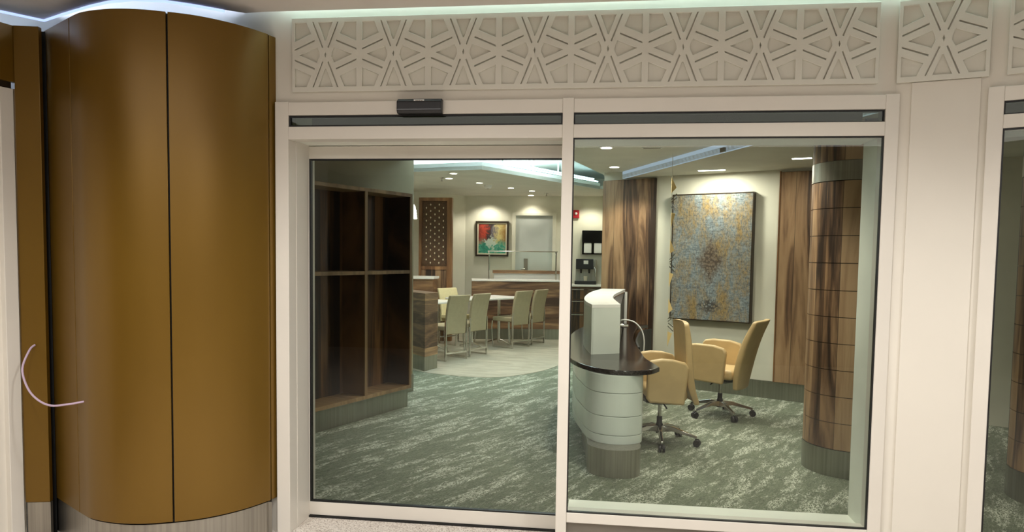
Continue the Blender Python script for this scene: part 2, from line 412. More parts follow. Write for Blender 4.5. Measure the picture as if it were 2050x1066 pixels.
# left jamb has a rounded foot corner
fpart('jamb', XL0, XL1, 0, ZT); fpart('jamb', XR0, XR1, 0, ZT); fpart('mullion', XM0, XM1, 0, ZT, YF-.006, YF+.11)
for a, b in ((XL1, XM0), (XM1, XR0)):
    fpart('head_rail', a, b, 2.351, ZT-.004); fpart('transom_rail', a, b, 2.220, 2.289, YF-.002)
fpart('sill_rail', XM1, XR0, .158, .212); fpart('kick_panel', XM1, XR0, .0, .158, YF+.03, YF+.1, mat='kick_grey')
# deep reveals: outside the door leaf on the left, inside the pane on the right
MB().box(XL1-.035, XL1+.003, YF+.10, YF+.36, 0, 2.26).build('reveal', 'frame_metal', tr, bevel=.002)
MB().box(XL1, XM0, YF+.10, YF+.36, 2.232, 2.30).build('reveal', 'frame_metal', tr, bevel=.002)
MB().box(XM1, XR0+.02, YF+.10, YF+.31, .0, .182).build('reveal', 'reveal', tr, bevel=.002)
MB().box(XR0+.004, XR0+.06, YF+.10, YF+.31, .182, 2.24).build('reveal', 'reveal', tr, bevel=.002)
MB().box(XM1, XR0+.05, YF+.10, YF+.31, 2.24, 2.30).build('reveal', 'reveal', tr, bevel=.002)
def pane(name, x0, x1, z0, z1, y, mat='clear_glass', gk=.007, label=None, mtx=None, gy=None):
    w = sroot(name, label)
    gy = gy if gy is not None else y
    g = MB()
    for b in ((x0, x1, z0, z0+gk), (x0, x1, z1-gk, z1), (x0, x0+gk, z0+gk, z1-gk), (x1-gk, x1, z0+gk, z1-gk)):
        g.box(b[0], b[1], gy-.006, gy+.014, b[2], b[3], mtx)
    g.build('gasket', 'black_rubber', w)
    MB().box(x0+gk*.5, x1-gk*.5, y, y+.006, z0+gk*.5, z1-gk*.5, mtx).build('pane', mat, w)
    return w
pane('window_1', XM1, XR0, .212, 2.220, YF+.012, 'green_glass', .006, 'large fixed pane right of the sliding door')
pane('window_2', XL1, XM0, 2.289, 2.351, YF+.018, 'dark_glass', .009, 'narrow transom pane over the sliding door')
pane('window_3', XM1, XR0, 2.289, 2.351, YF+.018, 'dark_glass', .006, 'narrow transom pane over the fixed window')
# bolts and void behind the transom panes
bb = MB().box(XL1, XR0, YF+.09, YF+.34, 2.226, 2.262)
bb.build('beam', 'reveal', tr)
MB().box(XL1, XR0, YF+.33, YF+.36, 2.2621, 2.43).build('back_board', 'olive_wall', tr)
for px in (671, 808, 947, 1239, 1389, 1545):
    p = at(px, 250, YF+.06); MB().lathe([(.006, 0), (.006, .012), (.003, .014)], 10, Matrix.Translation((p.x, YF+.06, 2.289))).build('bolt', 'black_rubber', tr)
# ---- sliding door leaf (door_1)
YD = 4.12
dr = sroot('door_1', 'pale framed sliding glass door leaf')
x0, x1 = -1.758, -.236
MB().box(x0, x0+.022, YD, YD+.045, .012, 2.222).build('stile', 'frame_metal', dr, bevel=.002)
MB().box(x1+.022, x1+.046, YD+.001, YD+.044, .012, 2.222).build('stile', 'frame_metal', dr, bevel=.002)
MB().box(x0+.022, x1+.022, YD, YD+.045, 2.150, 2.222).build('top_rail', 'frame_metal', dr, bevel=.002)
MB().box(x0+.022, x1+.022, YD, YD+.045, .012, .092).build('bottom_rail', 'frame_metal', dr, bevel=.002)
g = MB(); gk = .008
for b in ((x0+.022, x1+.022, .092, .092+gk), (x0+.022, x1+.022, 2.150-gk, 2.150), (x0+.022, x0+.032, .1, 2.142), (x1+.014, x1+.022, .1, 2.142)):
    g.box(b[0], b[1], YD+.004, YD+.03, b[2], b[3])
g.build('gasket', 'black_rubber', dr)
MB().box(x0+.026, x1+.018, YD+.014, YD+.022, .096, 2.146).build('pane', 'clear_glass', dr)
o = MB().box(-1.776, -.2, YD-.012, YD+.06, .0, .010).build('trim_2', 'black_rubber'); struct(o, 'dark floor track below the sliding door')

# ---- storefront B (right facet)
tb = sroot('trim_3', 'pale metal frame of the window at the right edge of the view')
mB, LB = frame_mat((1.788, 3.737), (3.50, 2.862))
def bp(name, x0, x1, z0, z1, y0=0, y1=.1, mat='frame_metal', bv=.003):
    return MB().box(x0, x1, y0, y1, z0, z1, mB).build(name, mat, tb, bevel=bv)
bp('jamb', 0, .065, 0, ZT); bp('jamb', 1.55, 1.62, 0, ZT)
bp('head_rail', .065, 1.55, 2.356, ZT-.004); bp('transom_rail', .065, 1.55, 2.228, 2.292)
bp('sill_rail', .065, 1.55, .158, .212); bp('kick_panel', .065, 1.55, 0, .158, .03, .1, 'kick_grey')
bp('reveal', .05, .069, .17, 2.24, .10, .34, 'reveal'); bp('reveal', .069, 1.55, 0, .17, .10, .30, 'reveal'); bp('reveal', .069, 1.55, 2.226, 2.30, .10, .30, 'reveal')
bp('back_board', .05, 1.55, 2.3, 2.43, .29, .30, 'olive_wall')
pane('window_4', .065, 1.55, .212, 2.228, .012, 'green_glass', .007, 'fixed pane of the window at the right edge', mB)
pane('window_5', .065, 1.55, 2.292, 2.356, .018, 'dark_glass', .006, 'narrow transom pane at the right edge', mB)

# ---- relief panels above the storefront
def relief(name_label, A, B, z0, z1, ncross, group=None):
    m, L = frame_mat(A, B)
    t = thing('relief_panel', name_label, 'wall panel', (A[0], A[1], 0), math.atan2(B[1]-A[1], B[0]-A[0]), group)
    zc = (z0+z1)/2; s_ = (z1-z0)/.397; P = (L)/ncross; k = P/.3815
    def T(cx, pts): return [(cx+x*k, zc+z*s_) for x, z in pts]
    holes = []
    for i in range(ncross):
        cx = P*(i+.5)
        for sz in (1, -1):
            holes.append(T(cx, [(-.040, sz*.172), (.040, sz*.172), (.003, sz*.075), (-.003, sz*.075)]))
            for sx in (1, -1):
                holes.append(T(cx, [(sx*.0125, sz*.040), (sx*.0185, sz*.036), (sx*.0735, sz*.174), (sx*.0665, sz*.174)]))
                holes.append(T(cx, [(sx*.174, sz*.172), (sx*.108, sz*.172), (sx*.082, sz*.112), (sx*.174, sz*.072)]))
                holes.append(T(cx, [(sx*.174, sz*.024), (sx*.174, sz*.032), (sx*.062, sz*.080), (sx*.060, sz*.072)]))
        for sx in (1, -1):
            holes.append(T(cx, [(sx*.148, 0), (sx*.048, .040), (sx*.036, .012), (sx*.034, -.010), (sx*.050, -.042)]))
        holes.append(T(cx, [(-.005, 0), (0, .015), (.005, 0), (0, -.015)]))
    MB().plate([(0, z0), (L, z0), (L, z1), (0, z1)], holes, -.020, -.006).build('lattice', 'relief_paint', t, bevel=.0015, seg=1)
    MB().box(.002, L-.002, -.006, .0, z0+.002, z1-.002).build('backing', 'relief_paint', t)
    return t
relief('long white star-pattern relief panel above the sliding door and window', (-1.72, YW-.001), (1.332, YW-.001), 2.478, 2.875, 8)
dpier = (V3((1.80, 3.762))-V3((1.425, YW))).normalized()
relief('short white star-pattern relief panel on the pier between the two storefronts', (1.418+.005, YW-.003), (1.425+dpier.x*.388, YW-.001+dpier.y*.388), 2.478, 2.875, 1)
dB = (V3((3.9, 2.69))-V3((1.80, 3.762))).normalized()
relief('white relief panel cut off by the right edge of the view', (1.80+dB.x*.07, 3.762+dB.y*.07-.001), (1.80+dB.x*1.59, 3.762+dB.y*1.59-.001), 2.478, 2.875, 4)

# ---- motion sensor over the door
p0 = at(799, 201, YF); p1 = at(887, 228, YF)
t = thing('motion_sensor', 'black automatic door sensor on the head rail above the sliding door', 'sensor', ((p0.x+p1.x)/2, YF, (p0.z+p1.z)/2))
w = (p1.x-p0.x)/2*1.01
MB().loft([[(x, y, z) for y, z in ((-.001, .037), (-.030, .038), (-.048, .022), (-.050, -.026), (-.036, -.042), (-.001, -.041))] for x in (-w, w)]).build('housing', 'black_plastic', t, bevel=.006, seg=3)
MB().box(-w*.98, w*.98, -.0525, -.04, -.024, -.019).build('lens_slot', 'black_gloss', t)
MB().box(-.028, .028, -.0462, -.030, .020, .030).build('label_plate', 'white_plastic', t)
for i, x in enumerate((-.018, -.008, .002, .013)): 
    MB().box(x, x+.006, -.0470, -.044, .0225, .0275).build('letter_mark', 'kick_grey', t)

# ------------------------------------------------------------------ gold clad column
col = thing('clad_column', 'large rounded bronze-gold clad column left of the sliding door', 'column', (-2.42, 3.95, 0))
cc = (-2.41, 3.93); 
def arcpts(a0, a1, n, r=.545, c=cc): return [(c[0]+r*math.cos(D(a0+(a1-a0)*i/n)), c[1]+r*math.sin(D(a0+(a1-a0)*i/n))) for i in range(n+1)]
# outline fitted through plan points: flank, then a broad nose
def spline(pts, n=8):
    out = []
    for i in range(len(pts)-1):
        p0 = V3(pts[max(i-1, 0)]); p1 = V3(pts[i]); p2 = V3(pts[i+1]); p3 = V3(pts[min(i+2, len(pts)-1)])
        for k in range(n):
            t_ = k/n; out.append(tuple(.5*((2*p1)+(-p0+p2)*t_+(2*p0-5*p1+4*p2-p3)*t_*t_+(-p0+3*p1-3*p2+p3)*t_**3)))
    out.append(tuple(pts[-1])); return out
nose1 = spline([(-2.735, 3.458), (-2.62, 3.39), (-2.50, 3.358), (-2.39, 3.352), (-2.28, 3.372), (-2.178, 3.414)])
nose2 = spline([(-2.170, 3.418), (-2.07, 3.475), (-1.98, 3.56), (-1.905, 3.665), (-1.845, 3.79), (-1.838, 3.815)])
flank = [(-3.045, 3.66), (-2.741, 3.462)]
edgep = [(-1.836, 3.823), (-1.822, 3.874)]
Z0, Z1 = .2, 2.78
for nm, pts in (('flank_panel', flank), ('curved_panel', nose1), ('curved_panel', nose2), ('edge_panel', edgep)):
    MB().ribbon(pts, .02, Z0, Z1).build(nm, 'gold_panel', col, bevel=.002, smooth=True, world=True)
core = [(-3.03, 3.70), (-2.735, 3.49)]+[(x*1-.0, y+.03) for x, y in nose1[2:-2]]+[(x-.02, y+.02) for x, y in nose2[2:-2]]+[(-1.86, 3.86), (-1.86, 3.87), (-3.03, 3.87)]
MB().prism(core, .0, 2.779).build('core', 'black_rubber', col, world=True)
# steel plinth in segments, set a little proud
def proud(pts, d):
    out = []
    for i, p in enumerate(pts):
        a = V3(pts[max(i-1, 0)]); b = V3(pts[min(i+1, len(pts)-1)]); t_ = (b-a).normalized(); out.append((p[0]+t_.y*d, p[1]-t_.x*d))
    return out
allp = flank+nose1+nose2
MB().ribbon(proud(allp, -.012), .02, .0, .19).build('plinth', 'brushed_steel', col, smooth=True, world=True)
# pilaster strip left of the column
t = thing('gold_pilaster', 'narrow flat gold panel between the column and the white doorway', 'wall panel', (-3.09, 3.58, 0))
MB().prism([(-3.135, 3.553), (-3.012, 3.582), (-3.018, 3.612), (-3.142, 3.583)], .2, 2.78).build('panel', 'gold_panel', t, bevel=.002, world=True)
MB().prism([(-3.132, 3.56), (-3.015, 3.588), (-3.02, 3.612), (-3.138, 3.583)], .0, .197).build('plinth', 'brushed_steel', t, world=True)
MB().prism([(-3.13, 3.613), (-3.02, 3.64), (-3.045, 3.655), (-3.06, 3.72), (-3.16, 3.70)], .0, 2.77).build('backing', 'black_rubber', t, world=True)
# left wall with header and white doorway
A = (-3.45, 2.40); B = (-3.14, 3.552)
mL, LL = frame_mat(A, B)
def onleft(px, py):
    d = ray(px, py); A3 = V3((A[0], A[1], 0)); dd = (V3((B[0], B[1], 0))-A3).normalized(); n = V3((-dd.y, dd.x, 0)); q = CAM+d*((A3-CAM).dot(n)/d.dot(n)); return (q-A3).dot(dd), q.z
zh = onleft(38, 167)[1]; zd = onleft(38, 181)[1]; tj = onleft(22, 400)[0]; 
o = MB().box(0, LL+.02, .0, .03, zh, 2.78, mL).build('wall_left', 'gold_panel', bevel=.002); struct(o, 'gold header over the white doorway')
o = MB().box(0, LL, .02, .06, zd, zh, mL).build('wall_left_reveal', 'frame_dark'); struct(o)
o = MB().box(-4, 0, .0, .06, 0, 2.78, mL).build('wall_left_far', 'gold_panel'); struct(o)
dw = sroot('door_2', 'white doorway at the left edge of the view')
MB().box(LL-.075, LL-.004, -.004, .06, 0, zd, mL).build('door_frame', 'frame_metal', dw, bevel=.003)
MB().box(0, LL-.075, -.004, .06, zd-.06, zd, mL).build('door_frame', 'frame_metal', dw, bevel=.003)
MB().box(0, LL-.075, .03, .06, 0, zd-.06, mL).build('door_leaf', 'wall_paint', dw)
MB().box(LL-.004, LL+.0035, -.006, .06, 0, zd, mL).build('edge_strip', 'chrome', dw)
# cable
pts = [V3((-3.065, 3.565, 1.075)), V3((-3.068, 3.53, 1.05)), V3((-3.06, 3.47, .96)), V3((-3.0, 3.43, .87)), V3((-2.92, 3.40, .815)), V3((-2.82, 3.375, .79)), V3((-2.72, 3.385, .80)), V3((-2.66, 3.418, .81))]
sm = spline([tuple(p) for p in pts], 6)
o = MB().tube(sm, .0055, 8).build('cable', 'violet_cable', smooth=True); tag(o, 'thin pale violet cable looping from the gold pilaster to the gold column', 'cable')

# ------------------------------------------------------------------ interior shell
ZN, ZF, ZA = 2.685, 2.80, 2.60           # near ceiling, lounge ceiling, art bay ceiling
S0 = V3((-2.5034, 5.993)); S1 = V3((-1.985, 7.306)); sd = (S1-S0).normalized(); sn = V3((sd.y, -sd.x))
def sp2(t_, o_=0): q = S0+sd*t_+sn*o_; return (q.x, q.y)
# wall behind the shelf unit, ending at a free corner
wl = [sp2(-2.05, -.5), sp2(2.136, -.5), sp2(2.10, -.62), sp2(-2.05, -.62)]
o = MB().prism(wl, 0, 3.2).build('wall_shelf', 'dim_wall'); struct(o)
o = MB().prism([sp2(1.5, -.4995), sp2(2.134, -.4995), sp2(2.134, -.485), sp2(1.5, -.485)], 0, .2).build('baseboard_shelf', 'base_steel'); struct(o)
# art wall
a0 = V3((-.016, 9.58)); ad = V3((.8811, -.473)).normalized(); an = V3((-.473, -.8811)).normalized()
ANG = math.atan2(ad.y, ad.x)
mA, _ = frame_mat(tuple(a0), tuple(a0+ad))
o = MB().box(0, 7.5, 0, .12, 0, 3.2, mA).build('wall_art', 'inner_wall'); struct(o)
o = MB().box(.25, 3.2, -.022, -.0005, 0, .2, mA).build('baseboard_art', 'base_steel'); struct(o)
# fill behind: wall running back from the corner
o = MB().prism([(-.016, 9.58), (.10, 9.64), (.12, 15.0), (.01, 15.0)], 0, 3.2).build('wall_return', 'inner_wall'); struct(o)
# far walls
YB = 14.7
o = MB().box(-2.86, .02, YB, YB+.12, 0, 3.2).build('wall_back', 'inner_wall'); struct(o)
o = MB().prism([(-4.6, 12.3), (-2.84, YB), (-2.96, YB+.1), (-4.72, 12.4)], 0, 3.2).build('wall_left_back', 'inner_wall'); struct(o)
o = MB().box(-4.7, -4.6, 4.2, 15.2, 0, 3.2).build('wall_left_inner', 'inner_wall'); struct(o)
# ceilings: near slab, tray opening, lounge slab, art bay
def xyz(px, py, z): q = atz(px, py, z); return (q.x, q.y)
f0 = V3(xyz(1211, 367, 2.6)); f1 = V3(xyz(1542, 280, 2.6)); fd = (f1-f0).normalized(); f2 = f0+fd*6.6
L_a = V3((-2.792, 10.43)); L_c = V3((-1.727, 10.127)); L_d = V3((-.039, 13.0)); L_d = L_c+(V3((-.712, 11.989))-L_c).normalized()*3.4
near = [(-3.6, 4.2), (-3.6, 8.2), (-1.6, 8.2), (-.45, 8.0), (-.40, 8.25), (-.033, 9.80), (-.01, 10.05), tuple(f0), tuple(f2), (f2.x, 4.2)]
near = [(-4.6, 3.98), (-4.6, 8.0), (-1.6, 8.0), (-.47, 8.0), (-.37, 8.35), (-.033, 9.78), (-.02, 10.04), (f2.x, f2.y), (f2.x, 3.98)] if f2.y > 3.98 else [(-4.6, 3.98), (-4.6, 8.0), (-1.6, 8.0), (-.47, 8.0), (-.37, 8.35), (-.033, 9.78), (-.02, 10.04)]+[(lambda t_: (f0.x+fd.x*t_, f0.y+fd.y*t_))((3.98-f0.y)/fd.y)]
o = MB().prism(near, ZN, ZN+.05).build('ceiling_near', 'inner_ceiling'); struct(o)
fe = (f0.x+fd.x*((3.98-f0.y)/fd.y), 3.98)
o = MB().prism([(f0.x, f0.y), fe, (5.6, 3.98), (5.6, 7.2), (.1, 10.1)], ZA, ZA+.05).build('ceiling_art', 'inner_ceiling'); struct(o)
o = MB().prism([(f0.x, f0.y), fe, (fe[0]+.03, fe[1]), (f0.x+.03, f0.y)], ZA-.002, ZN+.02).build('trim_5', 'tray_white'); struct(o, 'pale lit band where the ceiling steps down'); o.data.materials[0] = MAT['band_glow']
Le = L_a+(L_a-L_c).normalized()*2.4
lounge = [tuple(Le), tuple(L_a), tuple(L_c), tuple(L_d), (.2, L_d.y), (.2, 15.2), (-4.6, 15.2), (-4.6, Le.y)]
o = MB().prism(lounge, ZF, ZF+.05).build('ceiling_lounge', 'inner_ceiling'); struct(o)
fas = MB().ribbon([tuple(Le), tuple(L_c)], .03, ZF-.001, 2.905).ribbon([tuple(L_c), tuple(L_d)], .03, ZF-.001, 2.905)
struct(fas.build('trim_6', 'tray_white'), 'pale upstand around the raised ceiling tray')
o = MB().box(-4.6, .6, 7.4, 15.2, 3.15, 3.2).build('ceiling_tray', 'tray_white'); struct(o)
o = MB().box(-4.6, .0, 7.96, 8.0, ZN+.05, 3.15).build('wall_tray', 'tray_white'); struct(o)
# light lines along the tray
nrm = V3((L_d-L_c).y, ) if False else None
td = (L_d-L_c).normalized(); tn = V3((-td.y, td.x)); tn = -tn if tn.y > 0 else tn
tn = V3((td.y, -td.x))
for k, (off, z) in enumerate(((.05, 2.935), (.13, 2.985))):
    for s_ in (1,):
        a = L_c-V3((tn.x, tn.y))*off*-1; b = L_d+V3((tn.x, tn.y))*off
    q0 = L_c+V3((tn.x, tn.y))*(-off); q1 = L_d+V3((tn.x, tn.y))*(-off)
    lt = thing('light_tube', ('lower' if k == 0 else 'upper')+' of the two white light tubes along the raised ceiling tray', 'ceiling light', (q0.x, q0.y, z), 0, 'light tubes of the ceiling tray')
    MB().tube([(0, 0, 0), (q1.x-q0.x, q1.y-q0.y, 0)], .012, 10).build('tube', 'tube_cyan', lt, smooth=True)
    for t_ in (.55, 1.35, 2.2):
        c_ = td*t_; MB().box(c_.x-.012, c_.x+.012, c_.y-.012, c_.y+.012, -.02, 3.15-z).build('bracket', 'white_plastic', lt)

# ------------------------------------------------------------------ shelf unit
sr = math.atan2(sd.y, sd.x)
sh = thing('shelf_unit', 'tall dark wooden open shelf unit with pale edging behind the sliding door', 'shelf', (S0.x, S0.y, 0), sr)
# local: x along front, y positive is behind (into wall)
X0, X1 = -.55, 1.425; ZS0, ZS1 = .2, 2.215; DP = .46
DB = .27
MB().box(X0, X1, DB, DP, ZS0, ZS1).build('back_panel', 'wood_shelf_back', sh)
for x in (X0, .688, X1-.035): MB().box(x, x+.035, 0, DB-.0005, ZS0+.035, ZS1-.035).build('upright', 'wood_shelf_back', sh); MB().box(x, x+.035, -.012, -.0003, ZS0+.035, ZS1-.035).build('edging', 'wood_light_edge', sh)
MB().box(X0, X1, -.012, DB-.0005, ZS0, ZS0+.035).build('bottom_board', 'wood_light_edge', sh, bevel=.002)
MB().box(X0, X1, -.012, DB-.0005, ZS1-.035, ZS1).build('top_board', 'wood_light_edge', sh, bevel=.002)
for a, b in ((X0+.035, .688), (.723, X1-.035)): MB().box(a, b, -.010, DB-.0005, 1.395, 1.43).build('shelf_board', 'wood_light_edge', sh, bevel=.002)
MB().box(X0+.01, X1-.01, .03, DP-.01, 0, ZS0-.001).build('plinth', 'base_steel', sh)
q = thing('wall_outlet', 'small pale outlet plate on the back of the upper right shelf bay', 'outlet', (lambda q: (q.x, q.y, q.z))((lambda d, n, A3: CAM+d*((A3-CAM).dot(n)/d.dot(n)))(ray(788, 511), V3((sn.x, sn.y, 0)), V3(sp2(0, -.2695)+(0,)))), sr)
MB().box(-.045, .045, -.008, .0, -.065, .065).build('cover_plate', 'olive_wall', q, bevel=.003)
MB().box(-.022, .022, -.011, -.007, -.04, .04).build('socket', 'kick_grey', q, bevel=.002)

# ------------------------------------------------------------------ lounge
# low wood-clad divider
c0 = V3((-2.385, 9.537)); cl = V3((-2.90, 10.14)); cr = c0+(V3((-2.289, 9.869))-c0).normalized()*.36
b2 = cl+(cr-c0)
dv = thing('divider_wall', 'waist-high wood clad divider at the edge of the tiled lounge floor', 'divider', (c0.x, c0.y, 0))
MB().prism([tuple(c0), tuple(cr), tuple(b2), tuple(cl)], .2, 1.067).build('cladding', 'wood_horizontal', dv, bevel=.004, world=True)
ctr = (c0+b2)/2
MB().prism([tuple(ctr+(V3(p)-ctr)*.97) for p in (tuple(c0), tuple(cr), tuple(b2), tuple(cl))], .0035, .2).build('plinth', 'base_steel', dv, world=True)

def dining_chair(name, label, fab='olive_fabric'):
    t = thing(name, label, 'chair')
    # local: faces +x, origin between rear legs at floor
    MB().loft([[(-.035+.02*0+dx, y, z) for dx, y, z in ((-.02, -w_, zz), (-.02, w_, zz), (.03, w_, zz), (.03, -w_, zz))] if False else
               [(bx-.022, -w_, zz), (bx-.022, w_, zz), (bx+.026, w_, zz), (bx+.026, -w_, zz)] for bx, w_, zz in ((.02, .205, .40), (.015, .208, .55), (.0, .212, .70), (-.03, .215, .86), (-.075, .215, .99))]).build('backrest', fab, t, bevel=.012, smooth=True, seg=3)
    MB().box(.03, .47, -.215, .215, .455, .53).build('seat', fab, t, bevel=.018, smooth=True, seg=3)
    for sy in (-1, 1):
        y = sy*.222
        MB().box(-.012, .014, y-.009, y+.009, .003, .62).build('leg', 'chrome', t, bevel=.002)
        MB().tube([(.46, y, .46), (.475, y, .36), (.465, y, .2), (.44, y, .015)], .011, 8).build('leg', 'chrome', t, smooth=True)
        MB().box(.0, .45, y-.009, y+.009, .003, .022).build('runner', 'chrome', t)
    MB().box(-.008, .010, -.215, .215, .11, .135).build('stretcher', 'chrome', t)
    return t
chairs = []
def cplace(L, R):
    L = V3(L); R = V3(R); c = (L+R)/2; d = (R-L).normalized(); n = V3((-d.y, d.x)); return (c.x, c.y, .003), math.atan2(n.y, n.x)
G = 'dining chairs of the lounge'
ch = dining_chair('dining_chair', 'olive dining chair nearest the wood divider, back to the viewer')
l, r = cplace((-2.30, 10.46), (-2.06, 10.83)); ch.location = l; ch.rotation_euler = (0, 0, r); ch['group'] = G
l, r = cplace((-2.035, 11.0), (-1.84, 11.39)); dup(ch, l, r, 'olive dining chair second from the wood divider, back to the viewer', G)
l, r = cplace((-1.515, 12.16), (-1.275, 12.53)); dup(ch, l, r, 'olive dining chair in front of the bar, left one of the right-hand pair', G)
l, r = cplace((-1.24, 12.72), (-1.06, 13.12)); dup(ch, l, r, 'olive dining chair at the far right, closest to the bar', G)
ch2 = dining_chair('dining_chair', 'pale cream dining chair facing the viewer between the tables and the lattice panel', 'cream_fabric')
ch2.location = (-2.75, 12.78, .003); ch2.rotation_euler = (0, 0, D(-38)); ch2['group'] = G
dup(ch2, (-3.36, 11.85, .003), D(-50), 'pale cream dining chair mostly hidden behind the divider, left edge of the lounge', G)

def table(label, loc, rz, lx, ly, zt):
    t = thing('dining_table', label, 'table', loc, rz, 'white dining tables')
    MB().box(-lx/2, lx/2, -ly/2, ly/2, zt-.03, zt).build('tabletop', 'white_laminate', t, bevel=.006)
    for sx in (-1, 1):
        X = sx*lx*.28
        MB().tube([(X, 0, .04), (X, 0, zt-.03)], .028, 12).build('post', 'chrome', t, smooth=True)
        for sy in (-1, 1):
            MB().tube([(X, 0, .10), (X, sy*.12, .07), (X, sy*.28, .02)], [.016, .015, .012], 8).build('foot', 'chrome', t, smooth=True)
        MB().tube([(X-.15, 0, zt-.045), (X+.15, 0, zt-.045)], .012, 8).build('bracket', 'chrome', t)
    return t
u_ = math.atan2(.83, .55)
table('white dining table beside the chairs nearest the divider', (-2.86, 11.30, .003), u_, 1.1, .70, .84)
table('white dining table between the two pairs of olive chairs', (-2.03, 12.45, .003), u_, 1.25, .74, .86)

# lattice screen with wood panel
lx0 = at(838, 500, 13.0).x; lx1 = at(904, 500, 13.0).x; zt = at(870, 396, 13.0).z; zb = at(870, 534, 13.0).z
ls = thing('lattice_screen', 'tall wooden panel with dark pierced lattice dotted cream, at the left of the lounge', 'screen', ((lx0+lx1)/2, 13.0, .003))
w = (lx1-lx0)/2
MB().box(-w, -w+.05, 0, .12, 0, zt).build('post', 'wood_lattice', ls, bevel=.003)
MB().box(w-.09, w, 0, .12, 0, zt).build('post', 'wood_lattice', ls, bevel=.003)
MB().box(-w+.05, w-.09, 0, .12, zt-.06, zt).build('head_rail', 'wood_lattice', ls)
MB().box(-w+.05, w-.09, 0, .12, zb-.06, zb).build('middle_rail', 'wood_lattice', ls)
MB().box(-w+.05, w-.09, .02, .10, 0, zb-.06).build('wood_panel', 'wood_wall', ls)
MB().box(-w+.05, w-.09, .06, .10, zb, zt-.06).build('pierced_panel', 'lattice_brown', ls)
cxs = [(-w+.05)+(2*w-.14)*(.165+.1675*i) for i in range(5)]
dz = (zt-.06-zb-.13)/18
inl = None
for r_ in range(19):
    for i in range(5):
        if (i+r_) % 2 == 0: continue
        x = cxs[i]; z = zb+.065+dz*r_
        if inl is None:
            inl = MB()._add([(-.013, -.004, 0), (0, -.004, -.02), (.013, -.004, 0), (0, -.004, .02), (-.013, .0, 0), (0, .0, -.02), (.013, .0, 0), (0, .0, .02)], [(0, 1, 2, 3), (7, 6, 5, 4), (0, 4, 5, 1), (1, 5, 6, 2), (2, 6, 7, 3), (3, 7, 4, 0)]).build('inlay', 'cream_dot', ls)
            o = inl
        else:
            o = inl.copy(); C.objects.link(o); o.parent = ls
        o.location = (x, .0598, z)
# left counter with white top
lc = thing('side_counter', 'small wooden counter with white top in front of the lattice panel', 'counter', (-3.1, 12.7, .003))
cx1 = at(869, 556, 12.55).x; zc = at(850, 554, 12.55).z
MB().box(-3.9, cx1, 12.53, 12.95, zc-.045, zc).build('countertop', 'white_laminate', lc, bevel=.004, world=True)
MB().box(-3.88, cx1-.03, 12.56, 12.93, .003, zc-.045).build('body', 'wood_horizontal', lc, world=True)
# pendant lamp at the wall corner
pp = at(829, 423, 10.8)
pl = thing('pendant_lamp', 'white ribbed pendant lamp just beyond the shelf wall corner', 'lamp', (pp.x-.01, 10.8, pp.z-.12))
MB().lathe([(.055, .0), (.058, .02), (.05, .03), (.056, .05), (.046, .07), (.052, .09), (.040, .11), (.045, .13), (.032, .16), (.034, .18), (.012, .22)], 20).build('lamp_shade', 'pendant_glow', pl, smooth=True)
MB().tube([(0, 0, .21), (0, 0, ZF-(pp.z-.12)+.02)], .004, 6).build('cord', 'white_plastic', pl)

# bar counter
B0 = V3((-2.46, 13.42)); B1 = V3((-.80, 13.735)); mBr, LBr = frame_mat(tuple(B0), tuple(B1))
bc = thing('bar_counter', 'long wood clad serving bar with white top across the back of the lounge', 'counter', (B0.x, B0.y, .003), math.atan2(B1.y-B0.y, B1.x-B0.x))
MB().box(0, LBr, 0, .62, .2, 1.10).build('body', 'wood_horizontal', bc, bevel=.003)
MB().box(.02, LBr-.02, .03, .6, 0, .2).build('plinth', 'base_steel', bc)
MB().box(-.0, LBr, -.02, .64, 1.10, 1.13).build('countertop', 'white_laminate', bc, bevel=.004)
# raised back shelf (second run)
bs = thing('serving_shelf', 'raised white serving shelf with brown top edge behind the serving bar', 'counter', (-1.9, 14.25, .003), math.atan2(B1.y-B0.y, B1.x-B0.x))
q0 = at(990, 546, 14.3)
MB().box(q0.x+1.9+.0, q0.x+1.9+1.30, .05, .30, 0, 1.235).build('body', 'white_laminate', bs)
MB().box(q0.x+1.9-.02, q0.x+1.9+1.32, .02, .32, 1.2355, 1.294).build('top_board', 'wood_horizontal', bs)
# sneeze guard
sg = thing('sneeze_guard', 'glass sneeze guard on slim chrome posts standing on the serving bar', 'sneeze guard', (0, 0, 1.133+.0005))
pa = at(979, 540, 13.75); pb = at(1113, 540, 13.95); zr = at(1050, 504, 13.8).z
for p in (pa, pb):
    MB().tube([(p.x, p.y, 0), (p.x, p.y, zr-1.133-.06), (p.x, p.y-.06, zr-1.133)], .014, 8).build('post', 'chrome', sg, smooth=True)
MB().tube([(pa.x-.02, pa.y-.06, zr-1.133), (pb.x+.03, pb.y-.06, zr-1.133)], .010, 8).build('rail', 'chrome', sg)
dgl = V3((pb.x-pa.x, pb.y-pa.y))
MB()._add([(pa.x+.0, pa.y-.03, .17), (pb.x, pb.y-.03, .17), (pb.x, pb.y-.05, zr-1.133), (pa.x, pa.y-.05, zr-1.133), (pa.x+.0, pa.y-.02, .17), (pb.x, pb.y-.02, .17), (pb.x, pb.y-.04, zr-1.133), (pa.x, pa.y-.04, zr-1.133)],
          [(0, 1, 2, 3), (7, 6, 5, 4), (0, 4, 5, 1), (1, 5, 6, 2), (2, 6, 7, 3), (3, 7, 4, 0)]).build('glass_panel', 'guard_glass', sg)
